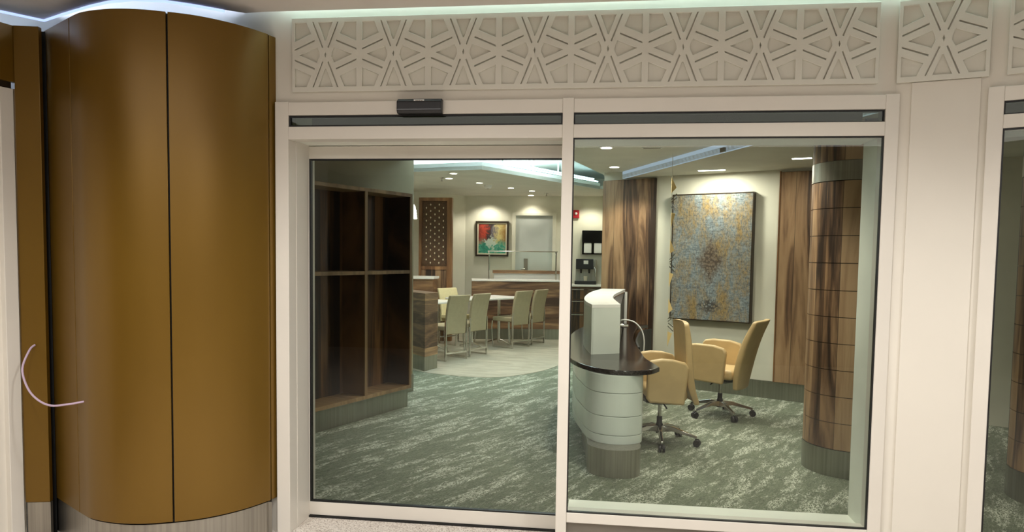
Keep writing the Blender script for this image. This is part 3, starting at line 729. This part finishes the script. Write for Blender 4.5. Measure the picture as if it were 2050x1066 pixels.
# painting on the back wall
a = at(953, 443, YB); b = at(1018, 514, YB); cx, cz = (a.x+b.x)/2, (a.z+b.z)/2; w, h = (b.x-a.x)/2, (a.z-b.z)/2
abstract_paint(0, 0)
pt = thing('abstract_painting', 'colourful abstract painting in a dark frame on the back wall of the lounge', 'painting', (cx, YB, cz))
g = MB()
for q in ((-w, w, h-.035, h), (-w, w, -h, -h+.035), (-w, -w+.035, -h+.035, h-.035), (w-.035, w, -h+.035, h-.035)): g.box(q[0], q[1], -.045, -.001, q[2], q[3])
g.build('picture_frame', 'frame_dark', pt, bevel=.003)
g = MB(); w2, h2 = w-.035, h-.035
for q in ((-w2, w2, h2-.025, h2), (-w2, w2, -h2, -h2+.025), (-w2, -w2+.025, -h2+.025, h2-.025), (w2-.025, w2, -h2+.025, h2-.025)): g.box(q[0], q[1], -.030, -.001, q[2], q[3])
g.build('liner', 'mat_cream', pt)
MB().box(-w2+.02, w2-.02, -.022, -.002, -h2+.02, h2-.02).build('canvas', 'abstract_canvas', pt)
# recessed grey door
a = at(1033, 432, YB); b = at(1107, 432, YB)
d3 = sroot('door_3', 'flat grey door in the back wall of the lounge')
MB().box(a.x, b.x, YB-.012, YB-.002, .003, a.z).build('door_leaf', 'grey_door', d3)
g = MB()
for q in ((a.x-.07, a.x, .003, a.z+.06), (b.x, b.x+.07, .003, a.z+.06), (a.x, b.x, a.z, a.z+.06)): g.box(q[0], q[1], YB-.05, YB-.002, q[2], q[3])
g.build('door_frame', 'inner_wall', d3, bevel=.004)
p = at(1053, 529, YB-.02); MB().box(p.x-.045, p.x+.035, YB-.02, YB-.012, p.z-.13, p.z+.11).build('handle_plate', 'kick_grey', d3)
MB().tube([(p.x-.02, YB-.02, p.z-.1), (p.x-.02, YB-.055, p.z-.1), (p.x-.09, YB-.055, p.z-.1)], .009, 8).build('door_handle', 'chrome', d3)

# back counter with coffee things (seen right of the mullion)
kz = 1.045
kc = thing('back_counter', 'dark drawer counter with white top under the coffee machine', 'counter', (-.45, 14.3, 0))
MB().box(-.72, -.005, 14.12, 14.69, kz-.04, kz).build('countertop', 'white_laminate', kc, bevel=.004, world=True)
MB().box(-.71, -.005, 14.18, 14.69, .0, kz-.04).build('body', 'wood_horizontal', kc, world=True)
for i, (za, zb_) in enumerate(((.76, .97), (.50, .74), (.06, .48))):
    for xa, xb in ((-.70, -.36), (-.35, -.012)):
        dd = MB().box(xa, xb, 14.155, 14.179, za, zb_).build('drawer', 'wood_shelf_back', kc, bevel=.003, world=True)
        hb = MB().box(xa+.06, xb-.02, 14.135, 14.155, zb_-.03, zb_-.015).build('handle', 'chrome', kc, world=True); hb.parent = dd
cm = thing('coffee_machine', 'black countertop coffee machine on the white back counter', 'coffee machine', (-.355, 14.40, kz), 0)
MB().box(-.20, .20, .06, .20, .0, .50).build('body', 'brushed_steel', cm, bevel=.008)
MB().box(-.19, .15, -.12, .06, .30, .50).build('brew_head', 'black_plastic', cm, bevel=.01)
MB().box(-.04, .05, -.128, -.119, .40, .47).build('display', 'white_plastic', cm, bevel=.003)
MB().box(-.21, .21, -.17, .06, .0, .07).build('drip_tray', 'black_plastic', cm, bevel=.006)
for x in (-.09, .07): MB().tube([(x, -.05, .31), (x, -.05, .22)], [.028, .018], 10).build('spout', 'black_gloss', cm, smooth=True)
MB().tube([(.16, -.06, .36), (.19, -.08, .30), (.19, -.09, .16)], .012, 8).build('steam_wand', 'chrome', cm, smooth=True)
MB().lathe([(.033, 0), (.038, .09), (.035, .09)], 16, Matrix.Translation((.0, -.05, .0705))).build('grounds_cup', 'mat_cream', cm, smooth=True)
a = at(1166, 462, 14.65); b = at(1208, 510, 14.65)
dp = thing('cup_dispenser', 'black wall box holding two white containers above the coffee machine', 'dispenser', ((a.x+b.x)/2, 14.695, b.z))
w = (b.x-a.x)/2; hh = a.z-b.z
MB().box(-w, w, -.02, 0, 0, hh).build('backplate', 'black_gloss', dp)
MB().box(-w, w, -.14, -.02, hh*.5, hh).build('upper_box', 'black_gloss', dp, bevel=.004)
for x in (-.10, .10): MB().box(x-.075, x+.075, -.13, -.021, .02, hh*.48).build('container', 'white_plastic', dp, bevel=.012)
a = at(1147, 421, 14.65); b = at(1160, 437, 14.65)
fa = thing('fire_alarm', 'red fire alarm on the back wall above the coffee corner', 'fire alarm', ((a.x+b.x)/2, 14.699, b.z))
MB().box(-.075, .06, -.05, .002, 0, a.z-b.z).build('housing', 'red_plastic', fa, bevel=.006)
MB().lathe([(.026, 0), (.022, .02), (.01, .028)], 16, Matrix.Translation((.0, -.05, .09)) @ Matrix.Rotation(PI/2, 4, 'X')).build('strobe', 'white_plastic', fa, smooth=True)

# ------------------------------------------------------------------ art bay
def tA(px, py):
    d = ray(px, py); n = V3((an.x, an.y, 0)); A3 = V3((a0.x, a0.y, 0)); q = CAM+d*((A3-CAM).dot(n)/d.dot(n)); return (q-A3).dot(V3((ad.x, ad.y, 0))), q.z
def wallthing(name, label, cat, tt, z, off=.0):
    q = a0+ad*tt+an*off; return thing(name, label, cat, (q.x, q.y, z), ANG)
t1 = tA(1312, 500)[0]; t2 = tA(1558, 560)[0]; t3 = tA(1640, 560)[0]+.3
w1 = wallthing('wood_wall_panel', 'wide wood plank wall panel behind the reception desk', 'wall panel', 0, 0)
MB().box(0.0, t1, -.035, -.0005, 0.003, ZA-.02).build('panel', 'wood_wall', w1, bevel=.003)
w2_ = wallthing('wood_wall_panel', 'wood plank wall panel right of the large weathered picture', 'wall panel', t2, 0)
MB().box(0, .75, -.035, -.0225, .2, ZA-.03).build('panel', 'wood_wall', w2_, bevel=.003)
MB().box(0, .75, -.0226, -.0005, .2, ZA-.03).build('backing', 'frame_dark', w2_)
for nm, x0_, x1_, p_ in (('edge_trim', -.012, .0, w2_), ): MB().box(x0_, x1_, -.04, -.0005, .2, ZA-.02).build(nm, 'wood_lattice', p_)
ta0, zt0 = tA(1352, 388); ta1, zt1 = tA(1514, 388); zb1 = tA(1508, 655)[1]; zb0 = tA(1348, 640)[1]
z0, z1 = .85, (zt0+zt1)/2
MB_ = wallthing('weathered_picture', 'large blue-grey and gold weathered canvas hanging behind the tan chairs', 'picture', ta0, z0)
wA = ta1-ta0
rugart(0.0, wA, 0, z1-z0, 0, (0, 0, 0))
MB().box(.012, wA-.012, -.075, -.0, .012, z1-z0-.012).build('canvas', 'weathered_print', MB_)
g = MB(); W_, H_ = wA, z1-z0
for q in ((0, W_, 0, .012), (0, W_, H_-.012, H_), (0, .012, .012, H_-.012), (W_-.012, W_, .012, H_-.012)): g.box(q[0], q[1], -.08, -.0, q[2], q[3])
g.build('picture_frame', 'frame_dark', MB_)

# slim ornament of triangles and bars, built solid for what the glass mirrors
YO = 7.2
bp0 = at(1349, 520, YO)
br = thing('reflection_strip', 'glass reflection built as a slim hanging strip of cream triangles and metal bars left of the weathered picture', 'reflection', (bp0.x, YO, 0))
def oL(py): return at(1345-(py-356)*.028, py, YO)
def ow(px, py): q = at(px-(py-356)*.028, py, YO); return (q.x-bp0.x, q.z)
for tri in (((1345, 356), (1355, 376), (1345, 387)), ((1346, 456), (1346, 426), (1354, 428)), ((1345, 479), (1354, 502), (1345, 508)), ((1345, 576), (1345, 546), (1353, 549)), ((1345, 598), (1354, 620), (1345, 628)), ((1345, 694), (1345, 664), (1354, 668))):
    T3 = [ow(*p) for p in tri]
    MB()._add([(x, -.007, z) for x, z in T3]+[(x, .007, z) for x, z in T3], [(0, 1, 2), (5, 4, 3), (0, 3, 4, 1), (1, 4, 5, 2), (2, 5, 3, 0)]).build('triangle_plate', 'reflection_cream', br, bevel=.001)
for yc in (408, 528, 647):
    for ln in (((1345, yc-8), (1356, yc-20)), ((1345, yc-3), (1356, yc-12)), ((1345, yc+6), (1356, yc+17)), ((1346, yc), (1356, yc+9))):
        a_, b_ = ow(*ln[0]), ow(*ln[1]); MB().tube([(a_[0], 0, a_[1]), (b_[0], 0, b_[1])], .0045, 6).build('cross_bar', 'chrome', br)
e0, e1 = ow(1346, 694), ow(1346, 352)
MB().tube([(e0[0], .009, e0[1]), (e1[0], .009, e1[1]), (e1[0], .009, ZA+.001)], .003, 6).build('hanging_rod', 'inner_wall', br)  # added rod that carries the reflection strip
# wood clad column with steel bands
wc = thing('wood_column', 'round wood clad column with steel band and steel base right of the tan chairs', 'column', (1.90, 5.78, 0))
R_ = .338
def ringpart(nm, z0_, z1_, r_, mat, n=64): return MB().lathe([(r_, z0_), (r_, z1_)], n).build(nm, mat, wc, smooth=True)
ringpart('base_band', 0, .2, R_, 'base_steel'); 
zs = [.203]
lz = [.203, .40, .595, .79, .985, 1.18, 1.375, 1.575, 1.775, 1.975, 2.172]
for i in range(len(lz)-1): ringpart('veneer_panel', lz[i]+.0025, lz[i+1]-.0025, R_-.004, 'wood_column')
ringpart('upper_band', 2.175, 2.315, R_-.001, 'brushed_steel'); ringpart('veneer_panel', 2.318, ZA, R_-.004, 'wood_column'); ringpart('inner_core', .001, ZA-.001, R_-.012, 'frame_dark')
# second column seen through the far-right window
q = atz(2046, 1010, 0)
q = V3((q.x+.33, q.y+.12, 0))
wc2 = dup(wc, (q.x, q.y, 0), .7, 'wood clad column glimpsed through the window at the right edge')

# ------------------------------------------------------------------ reception desk
outer = spline([(.439, 5.60), (.36, 5.45), (.22, 5.372), (.06, 5.385), (-.08, 5.51), (-.20, 5.74), (-.28, 6.05), (-.335, 6.6), (-.35, 7.3), (-.31, 8.1), (-.20, 8.8), (-.05, 9.35)])
inner = spline([(.56, 9.10), (.43, 8.8), (.355, 8.2), (.318, 7.6), (.32, 7.1), (.34, 6.6), (.36, 6.1), (.425, 5.72)])
rd = thing('reception_desk', 'curved white reception desk with dark granite top and steel base', 'desk', (.1, 6.2, 0))
poly = outer+[(.10, 9.42)]+inner
MB().prism(poly, .722, .76).build('countertop', 'granite', rd, bevel=.006, world=True)
bo = spline([(.318, 5.46), (.30, 5.30), (.20, 5.20), (.08, 5.19), (-.04, 5.27), (-.11, 5.45), (-.165, 5.75), (-.22, 6.1), (-.262, 6.6), (-.275, 7.3), (-.24, 8.1), (-.14, 8.8), (.0, 9.35)])
bi = [(.30, 9.1), (.2, 8.2), (.17, 7.3), (.2, 6.5), (.29, 5.9)]
# body follows the top with a curved front, horizontal reveals
def scale_poly(p, c, k): return [(c[0]+(x-c[0])*k, c[1]+(y-c[1])*k) for x, y in p]
bpoly = bo+bi
bpoly = [(x, y+.17*max(0, 1-(y-5.19)/1.0)) for x, y in bpoly]
for za, zb_ in ((.205, .268), (.272, .41), (.414, .585), (.589, .722)): MB().prism(bpoly, za, zb_).build('body_panel', 'desk_white', rd, bevel=.002, world=True)
kp = spline([(.30, 5.36), (.285, 5.25), (.22, 5.185), (.10, 5.165), (.0, 5.20), (-.085, 5.30), (-.10, 5.45), (-.12, 5.8), (-.16, 6.3), (-.18, 7.2), (-.14, 8.2), (.05, 9.2)])+[(.28, 9.0), (.15, 8.0), (.14, 7.0), (.26, 5.9)]
kp = [(x, y+.03) for x, y in kp]
MB().prism(kp, 0, .205).build('plinth', 'brushed_steel', rd, smooth=True, world=True)
# raised transaction hood
ho = spline([(-.094, 6.19), (-.155, 6.62), (-.185, 7.13), (-.175, 7.8), (-.13, 8.5), (-.02, 9.30)])
hi = spline([(.275, 9.28), (.20, 8.65), (.13, 8.05), (.098, 7.42), (.112, 6.95), (.150, 6.32)])
hp = ho+hi
MB().prism(hp, 1.158, 1.19).build('hood_top', 'white_laminate', rd, bevel=.003, world=True)
MB().ribbon(ho, -.018, .7605, 1.158).build('hood_face', 'desk_white', rd, smooth=True, world=True)
MB().prism([(-.094, 6.19), (.150, 6.315), (.142, 6.34), (-.09, 6.215)], .7605, 1.158).build('hood_end', 'desk_white', rd, world=True)
MB().prism([(x, y) for x, y in hi if y > 6.36]+[(.146, 6.36), (.262, 9.24)], .7605, 1.150).build('hood_back', 'black_plastic', rd, world=True)
MB().prism([(.262, 9.22), (.30, 9.22), (.30, 9.25), (.262, 9.25)], .7605, 1.158).build('hood_post', 'white_laminate', rd, world=True)
MB().ribbon([(x+.02, y) for x, y in spline([(.56, 9.0), (.43, 8.7), (.36, 8.1), (.325, 7.6), (.325, 7.1)])], .02, .2, .722).build('modesty_panel', 'black_rubber', rd, smooth=True, world=True)
# handset and its cable behind the hood
q = atz(1262, 664, .80)
hs = thing('handset', 'silver handset sticking out behind the raised desk hood', 'handset', (.20, 7.0, 0))
MB().tube([(.11, 6.98, .945), (.24, 7.0, .935)], [.016, .022], 10).build('body', 'chrome', hs, smooth=True, world=True)
MB().box(.12, .15, 6.96, 7.02, .7605, .945).build('bracket', 'black_plastic', hs, world=True)
cpts = spline([(.13, 7.02, .965), (.20, 7.0, .995), (.30, 7.0, .975), (.37, 6.99, .90), (.395, 6.97, .80), (.39, 6.96, .68)])
o = MB().tube(cpts, .007, 8).build('desk_cable', 'white_plastic', smooth=True); tag(o, 'white cable arching from the desk hood down over the desk edge', 'cable')

# ------------------------------------------------------------------ swivel chairs
def swivel(label, loc, rz, base_rot, prof, ax0, ax1, dz=0):
    t = thing('swivel_chair', label, 'chair', loc, rz, None)
    # backrest: curved slab, faces +x
    rings = []
    for i, (x, z) in enumerate(prof):
        th = (.04, .055, .06, .058, .052, .04)[i]; hw = (.20, .235, .25, .25, .25, .245)[i]
        rg = []
        for y, dx in ((-1, .035), (-.93, .022), (-.4, 0), (0, -.006), (.4, 0), (.93, .022), (1, .035)): rg.append((x+dx-th/2, y*hw, z))
        for y, dx in ((1, .035), (.93, .022), (.4, 0), (0, -.004), (-.4, 0), (-.93, .022), (-1, .035)): rg.append((x+dx+th/2, y*hw*.97, z))
        rings.append(rg)
        if i in (0, len(prof)-1): rings.insert(len(rings)-(i != 0), [(p[0], p[1], p[2]+(.015 if i == 0 else -.015)) for p in rg]) if i != 0 else rings.append([(p[0]+.001, p[1], p[2]+.015) for p in rg])
    MB().loft(rings).build('backrest', 'tan_leather', t, smooth=True, subsurf=2)
    MB().box(-.19, max(.19, ax1-.03) if ax1 > .2 else ax1-.02, -.225, .225, .40, .50).build('seat', 'tan_leather', t, bevel=.035, seg=4, smooth=True)
    for s_ in (-1, 1):
        pr = [(ax0+.03, .365+dz), (ax1-.025, .385+dz), (ax1, .42+dz), (ax1-.005, .70+dz), (ax1-.03, .735+dz), (ax1-.12, .75+dz), (ax0+.13, .745+dz), (ax0+.03, .72+dz), (ax0, .68+dz)]
        b_ = MB(); n = len(pr)
        b_._add([(x, s_*.235, z) for x, z in pr]+[(x, s_*.295, z) for x, z in pr], [tuple(range(n)), tuple(range(2*n-1, n-1, -1))]+[(i, (i+1) % n, n+(i+1) % n, n+i) for i in range(n)])
        b_.build('armrest', 'tan_leather', t, bevel=.018, seg=4, smooth=True)
    MB().loft([[(x*s, y*s, z) for x, y in ((-.16, -.12), (.14, -.12), (.16, 0), (.14, .12), (-.16, .12))] for s, z in ((.45, .34), (1.0, .37), (1.05, .402))]).build('mechanism', 'black_plastic', t)
    MB().tube([(.0, .12, .375), (.0, .30, .36)], .007, 8).build('lever', 'black_plastic', t)
    MB().lathe([(.016, .20), (.016, .35)], 16).build('gas_lift', 'chrome', t, smooth=True)
    MB().lathe([(.03, .085), (.032, .16), (.024, .175), (.024, .23)], 20).build('hub', 'black_plastic', t, smooth=True)
    for k in range(5):
        a_ = base_rot-rz+2*PI*k/5; c_, s_ = math.cos(a_), math.sin(a_)
        m_ = Matrix.Rotation(a_, 4, 'Z')
        leg = MB().loft([[(x, -w_, z-h_), (x, w_, z-h_), (x, w_*.7, z+h_), (x, -w_*.7, z+h_)] for x, w_, z, h_ in ((.015, .026, .125, .03), (.12, .022, .13, .02), (.24, .017, .10, .014), (.325, .014, .078, .010))], mat=m_).build('base_arm', 'chrome', t, bevel=.004, smooth=True)
        w_ = MB()
        mm = m_ @ Matrix.Translation((.325, 0, .031)) @ Matrix.Rotation(PI/2, 4, 'X') 
        for zz_ in (-.026, .006): w_.lathe([(.028, zz_), (.031, zz_+.004), (.031, zz_+.016), (.028, zz_+.02)], 18, mm)
        w_.box(.31, .34, -.006, .006, .03, .068, m_)
        w_.build('caster', 'black_plastic', t, smooth=True)
    return t
swivel('tan leather swivel chair tucked against the reception desk', (.505, 6.30, 0), D(180+6), math.atan2(5.96-6.30, .504-.505), [(-.30, .36), (-.25, .48), (-.225, .62), (-.215, .77), (-.205, .92), (-.185, 1.06)], -.18, .165, .015)
swivel('tan leather swivel chair turned to the left below the weathered picture', (1.20, 7.51, 0), D(180-27), math.atan2(7.183-7.51, 1.263-1.165), [(-.235, .30), (-.245, .44), (-.275, .60), (-.315, .75), (-.365, .88), (-.42, 1.0)], -.14, .29)

# small bracketed post beside the wood column
q = atz(1612, 822, 0)
sp_ = thing('slim_post', 'slim dark brown post with white cap beside the wood column', 'post', (q.x+.03, q.y-.12, 0), ANG)
MB().box(-.018, .018, -.02, .02, 0, .36).build('post', 'frame_dark', sp_)
MB().loft([[(-.02, -.022, .36), (.024, -.022, .36), (.024, .022, .36), (-.02, .022, .36)], [(.0, -.015, .40), (.024, -.015, .44), (.024, .015, .44), (.0, .015, .40)]]).build('cap', 'white_plastic', sp_)

# ------------------------------------------------------------------ ceiling fittings
def downlight(px, py, z, label, r=.055, power=18, grp='round recessed ceiling lights', spot=120):
    q = atz(px, py, z)
    t = thing('ceiling_light', label, 'ceiling light', (q.x, q.y, z), 0, grp)
    MB().lathe([(r*1.25, -.006), (r*1.25, -.0005), (r*1.0, -.0005), (r*1.0, -.006)], 28).build('trim_ring', 'white_plastic', t, smooth=True)
    MB().lathe([(r*.92, -.009), (r*.92, -.0065)], 28).build('lens', 'lamp_warm', t)
    ld = bpy.data.lights.new('lamp_light', 'SPOT'); ld.energy = power; ld.spot_size = D(spot); ld.spot_blend = .6; ld.color = (1, .93, .80); ld.shadow_soft_size = .06
    lo = bpy.data.objects.new('lamp_light', ld); C.objects.link(lo); lo.location = (0, 0, -.03); lo.parent = t
PW = 75
for px, py, lb in ((1214, 295, 'round ceiling light nearest the window pane, over the desk'), (1230, 334, 'round ceiling light over the desk, farther of the two')):
    downlight(px, py, ZN, lb, .06, PW)
for px, py, lb in ((908, 347, 'round ceiling light farthest left over the lounge'), (960, 366, 'round ceiling light second from the left over the lounge'), (1023, 376, 'round ceiling light in the middle of the lounge ceiling'),
                   (1065, 382, 'round ceiling light right of the middle, nearer of a close pair'), (1063, 391, 'round ceiling light close to the back wall, farther of a close pair'), (899, 357, 'dim round ceiling light just below the farthest left one')):
    downlight(px, py, ZF, lb, .055, PW*(.6 if px != 1063 else .3))
# unseen spots without fittings, added to brighten column, desk and lounge
def spot(x, y, z, p, size=120, col=(1, .93, .80), tgt=None, soft=.08, blend=.6):
    ld = bpy.data.lights.new('room_light', 'SPOT'); ld.energy = p; ld.spot_size = D(size); ld.spot_blend = blend; ld.color = col; ld.shadow_soft_size = soft
    lo = bpy.data.objects.new('room_light', ld); C.objects.link(lo); lo.location = (x, y, z)
    if tgt: lo.rotation_euler = (V3(tgt)-V3((x, y, z))).to_track_quat('-Z', 'Y').to_euler()
def area(x, y, z, sx, sy, p, col=(1, .94, .84), rot=(0, 0, 0)):
    ld = bpy.data.lights.new('room_area', 'AREA'); ld.shape = 'RECTANGLE'; ld.size = sx; ld.size_y = sy; ld.energy = p; ld.color = col
    lo = bpy.data.objects.new('room_area', ld); C.objects.link(lo); lo.location = (x, y, z); lo.rotation_euler = rot; return lo
for x, y in ((.6, 4.9), (1.1, 5.9), (.5, 7.4), (3.2, 5.2)): spot(x, y, ZA-.02, PW, 130)
for x, y in ((-3.4, 11.6), (-2.35, 14.38), (-.3, 14.3)): spot(x, y, ZF-.02, PW*.75, 130)
# linear lights over the art wall
for i, (pxa, pxb, py, lb) in enumerate(((1398, 1452, 341, 'short linear ceiling light above the weathered picture'), (1586, 1625, 317, 'short linear ceiling light beside the wood column'))):
    qa = atz(pxa, py, ZA); qb = atz(pxb, py-1.5, ZA); c_ = (qa+qb)/2; ang_ = math.atan2(qb.y-qa.y, qb.x-qa.x); L_ = (qb-qa).length
    t = thing('linear_light', lb, 'ceiling light', (c_.x, c_.y, ZA), ang_, 'linear ceiling lights of the art bay')
    MB().box(-L_/2-.01, L_/2+.01, -.045, .045, -.006, -.0005).build('housing', 'white_plastic', t, bevel=.002)
    MB().box(-L_/2, L_/2, -.035, .035, -.009, -.0055).build('diffuser', 'lamp_linear', t)
    ld = bpy.data.lights.new('linear_glow', 'AREA'); ld.shape = 'RECTANGLE'; ld.size = L_; ld.size_y = .07; ld.energy = 20 if i == 0 else 12; ld.color = (1, .95, .84)
    lo = bpy.data.objects.new('linear_glow', ld); C.objects.link(lo); lo.location = (0, 0, -.02); lo.parent = t
# detectors, sprinklers, vent
q = atz(977, 371, ZF); t = thing('smoke_detector', 'round smoke detector among the lounge ceiling lights', 'smoke detector', (q.x, q.y, ZF))
MB().lathe([(.03, -.06), (.055, -.05), (.07, -.02), (.075, -.0005)], 24).build('body', 'white_plastic', t, smooth=True); MB().lathe([(.02, -.066), (.03, -.06)], 16).build('sensor', 'kick_grey', t)
for px, py, z, lb in ((885, 356, ZF, 'small sprinkler at the left of the lounge ceiling'), (1094, 387, ZF, 'small sprinkler near the back right of the lounge ceiling')):
    q = atz(px, py, z); t = thing('sprinkler', lb, 'sprinkler', (q.x, q.y, z), 0, 'ceiling sprinklers')
    MB().lathe([(.035, -.008), (.04, .001)], 16).build('escutcheon', 'chrome', t); MB().lathe([(.022, -.055), (.022, -.051), (.006, -.050), (.006, -.008)], 12).build('deflector', 'kick_grey', t)
q = atz(1305, 296, ZN); t = thing('slot_vent', 'small slot vent in the near ceiling right of the round lights', 'vent', (q.x, q.y, ZN), -.1)
MB().box(-.10, .10, -.03, .03, -.006, -.0005).build('frame', 'white_plastic', t, bevel=.002)
MB().box(-.085, .085, -.012, .012, -.008, -.0055).build('slot', 'kick_grey', t)
q0_, q1_ = f0+fd*3.6, f0
dF = ray(1449, 301); nF = V3((fd.y, -fd.x, 0)); A3 = V3((f0.x, f0.y, 0)); qF = CAM+dF*((A3-CAM).dot(nF)/dF.dot(nF))
t = thing('fascia_fitting', 'small grey fitting on the pale ceiling band above the weathered picture', 'fitting', tuple(qF), math.atan2(-fd.y, -fd.x)+PI)
MB().box(-.04, .04, -.02, .02, -.018, .022).build('body', 'kick_grey', t, bevel=.003)

# ------------------------------------------------------------------ LED coves
def led(name, pts, z, mat, w=.012, label='', face=None):
    o = MB().ribbon(pts, w, z, z+.012).build(name, mat); tag(o, label, 'light strip', 'cove light strips'); return o
shift_edge = [(x, y-.05) for x, y in edge[2:13]]
led('light_strip', [(-1.80, 3.834), (1.38, 3.834)], 2.985, 'led_cyan', w=.0405, label='hidden cove light strip above the long relief panel')
led('light_strip', [(1.41, 3.839), (1.781, 3.722), (3.4, 2.888)], 2.985, 'led_cyan', w=.040, label='hidden cove light strip above the pier and right window')
led('light_strip', [(x, y-.03) for x, y in edge[3:13]], 2.9602, 'led_blue', label='hidden cove light strip above the gold column')
led('light_strip', [(-4.2, 1.95), (-3.66, 3.05), (-3.36, 3.62)], 2.9602, 'led_blue', label='hidden cove light strip above the white doorway')
o = MB().ribbon([(-3.8, 1.9), (-3.72, 3.87)], .1, 2.0, 3.45).build('wall_cove', 'tray_white'); struct(o)
emit('led_line', (170, 192, 255), 1.6)
led('light_strip', edge[0:11], 2.8875, 'led_line', w=.006, label='thin bright cove light line along the concourse ceiling edge above the gold column')
# tray glow
area(-1.9, 9.0, 2.95, 1.6, .8, 70, (.80, .95, 1.0), (PI, 0, 0))
area(-.7, 10.6, 2.97, .5, 1.6, 60, (.80, .95, 1.0), (PI, 0, 0))
area(-3.2, 11.6, 2.93, 2.0, 1.2, 60, (.80, .95, 1.0), (PI, 0, 0)); area(-1.7, 11.6, 2.93, 1.0, 1.2, 50, (.80, .95, 1.0), (PI, 0, 0))
# concourse lights
for x, y, p in ((-2.2, 1.9, 85), (-.85, 2.5, 100), (.75, 2.5, 100), (2.2, 1.9, 90), (-3.0, .2, 80), (0, .0, 80)): spot(x, y, 2.88, p*1.08, 140, (1, .965, .91))
area(0, .5, 2.85, 6, 2.5, 130, (1, .96, .93))

# concourse back wall closes the space behind the viewer
o = MB().box(-6, 6, -3.6, -3.5, 0, 3.5).build('wall_concourse', 'concourse_wall'); struct(o)

# ------------------------------------------------------------------ world
w = bpy.data.worlds.new('world'); sc.world = w; w.use_nodes = True
w.node_tree.nodes['Background'].inputs[0].default_value = (.9, .88, .84, 1); w.node_tree.nodes['Background'].inputs[1].default_value = .12
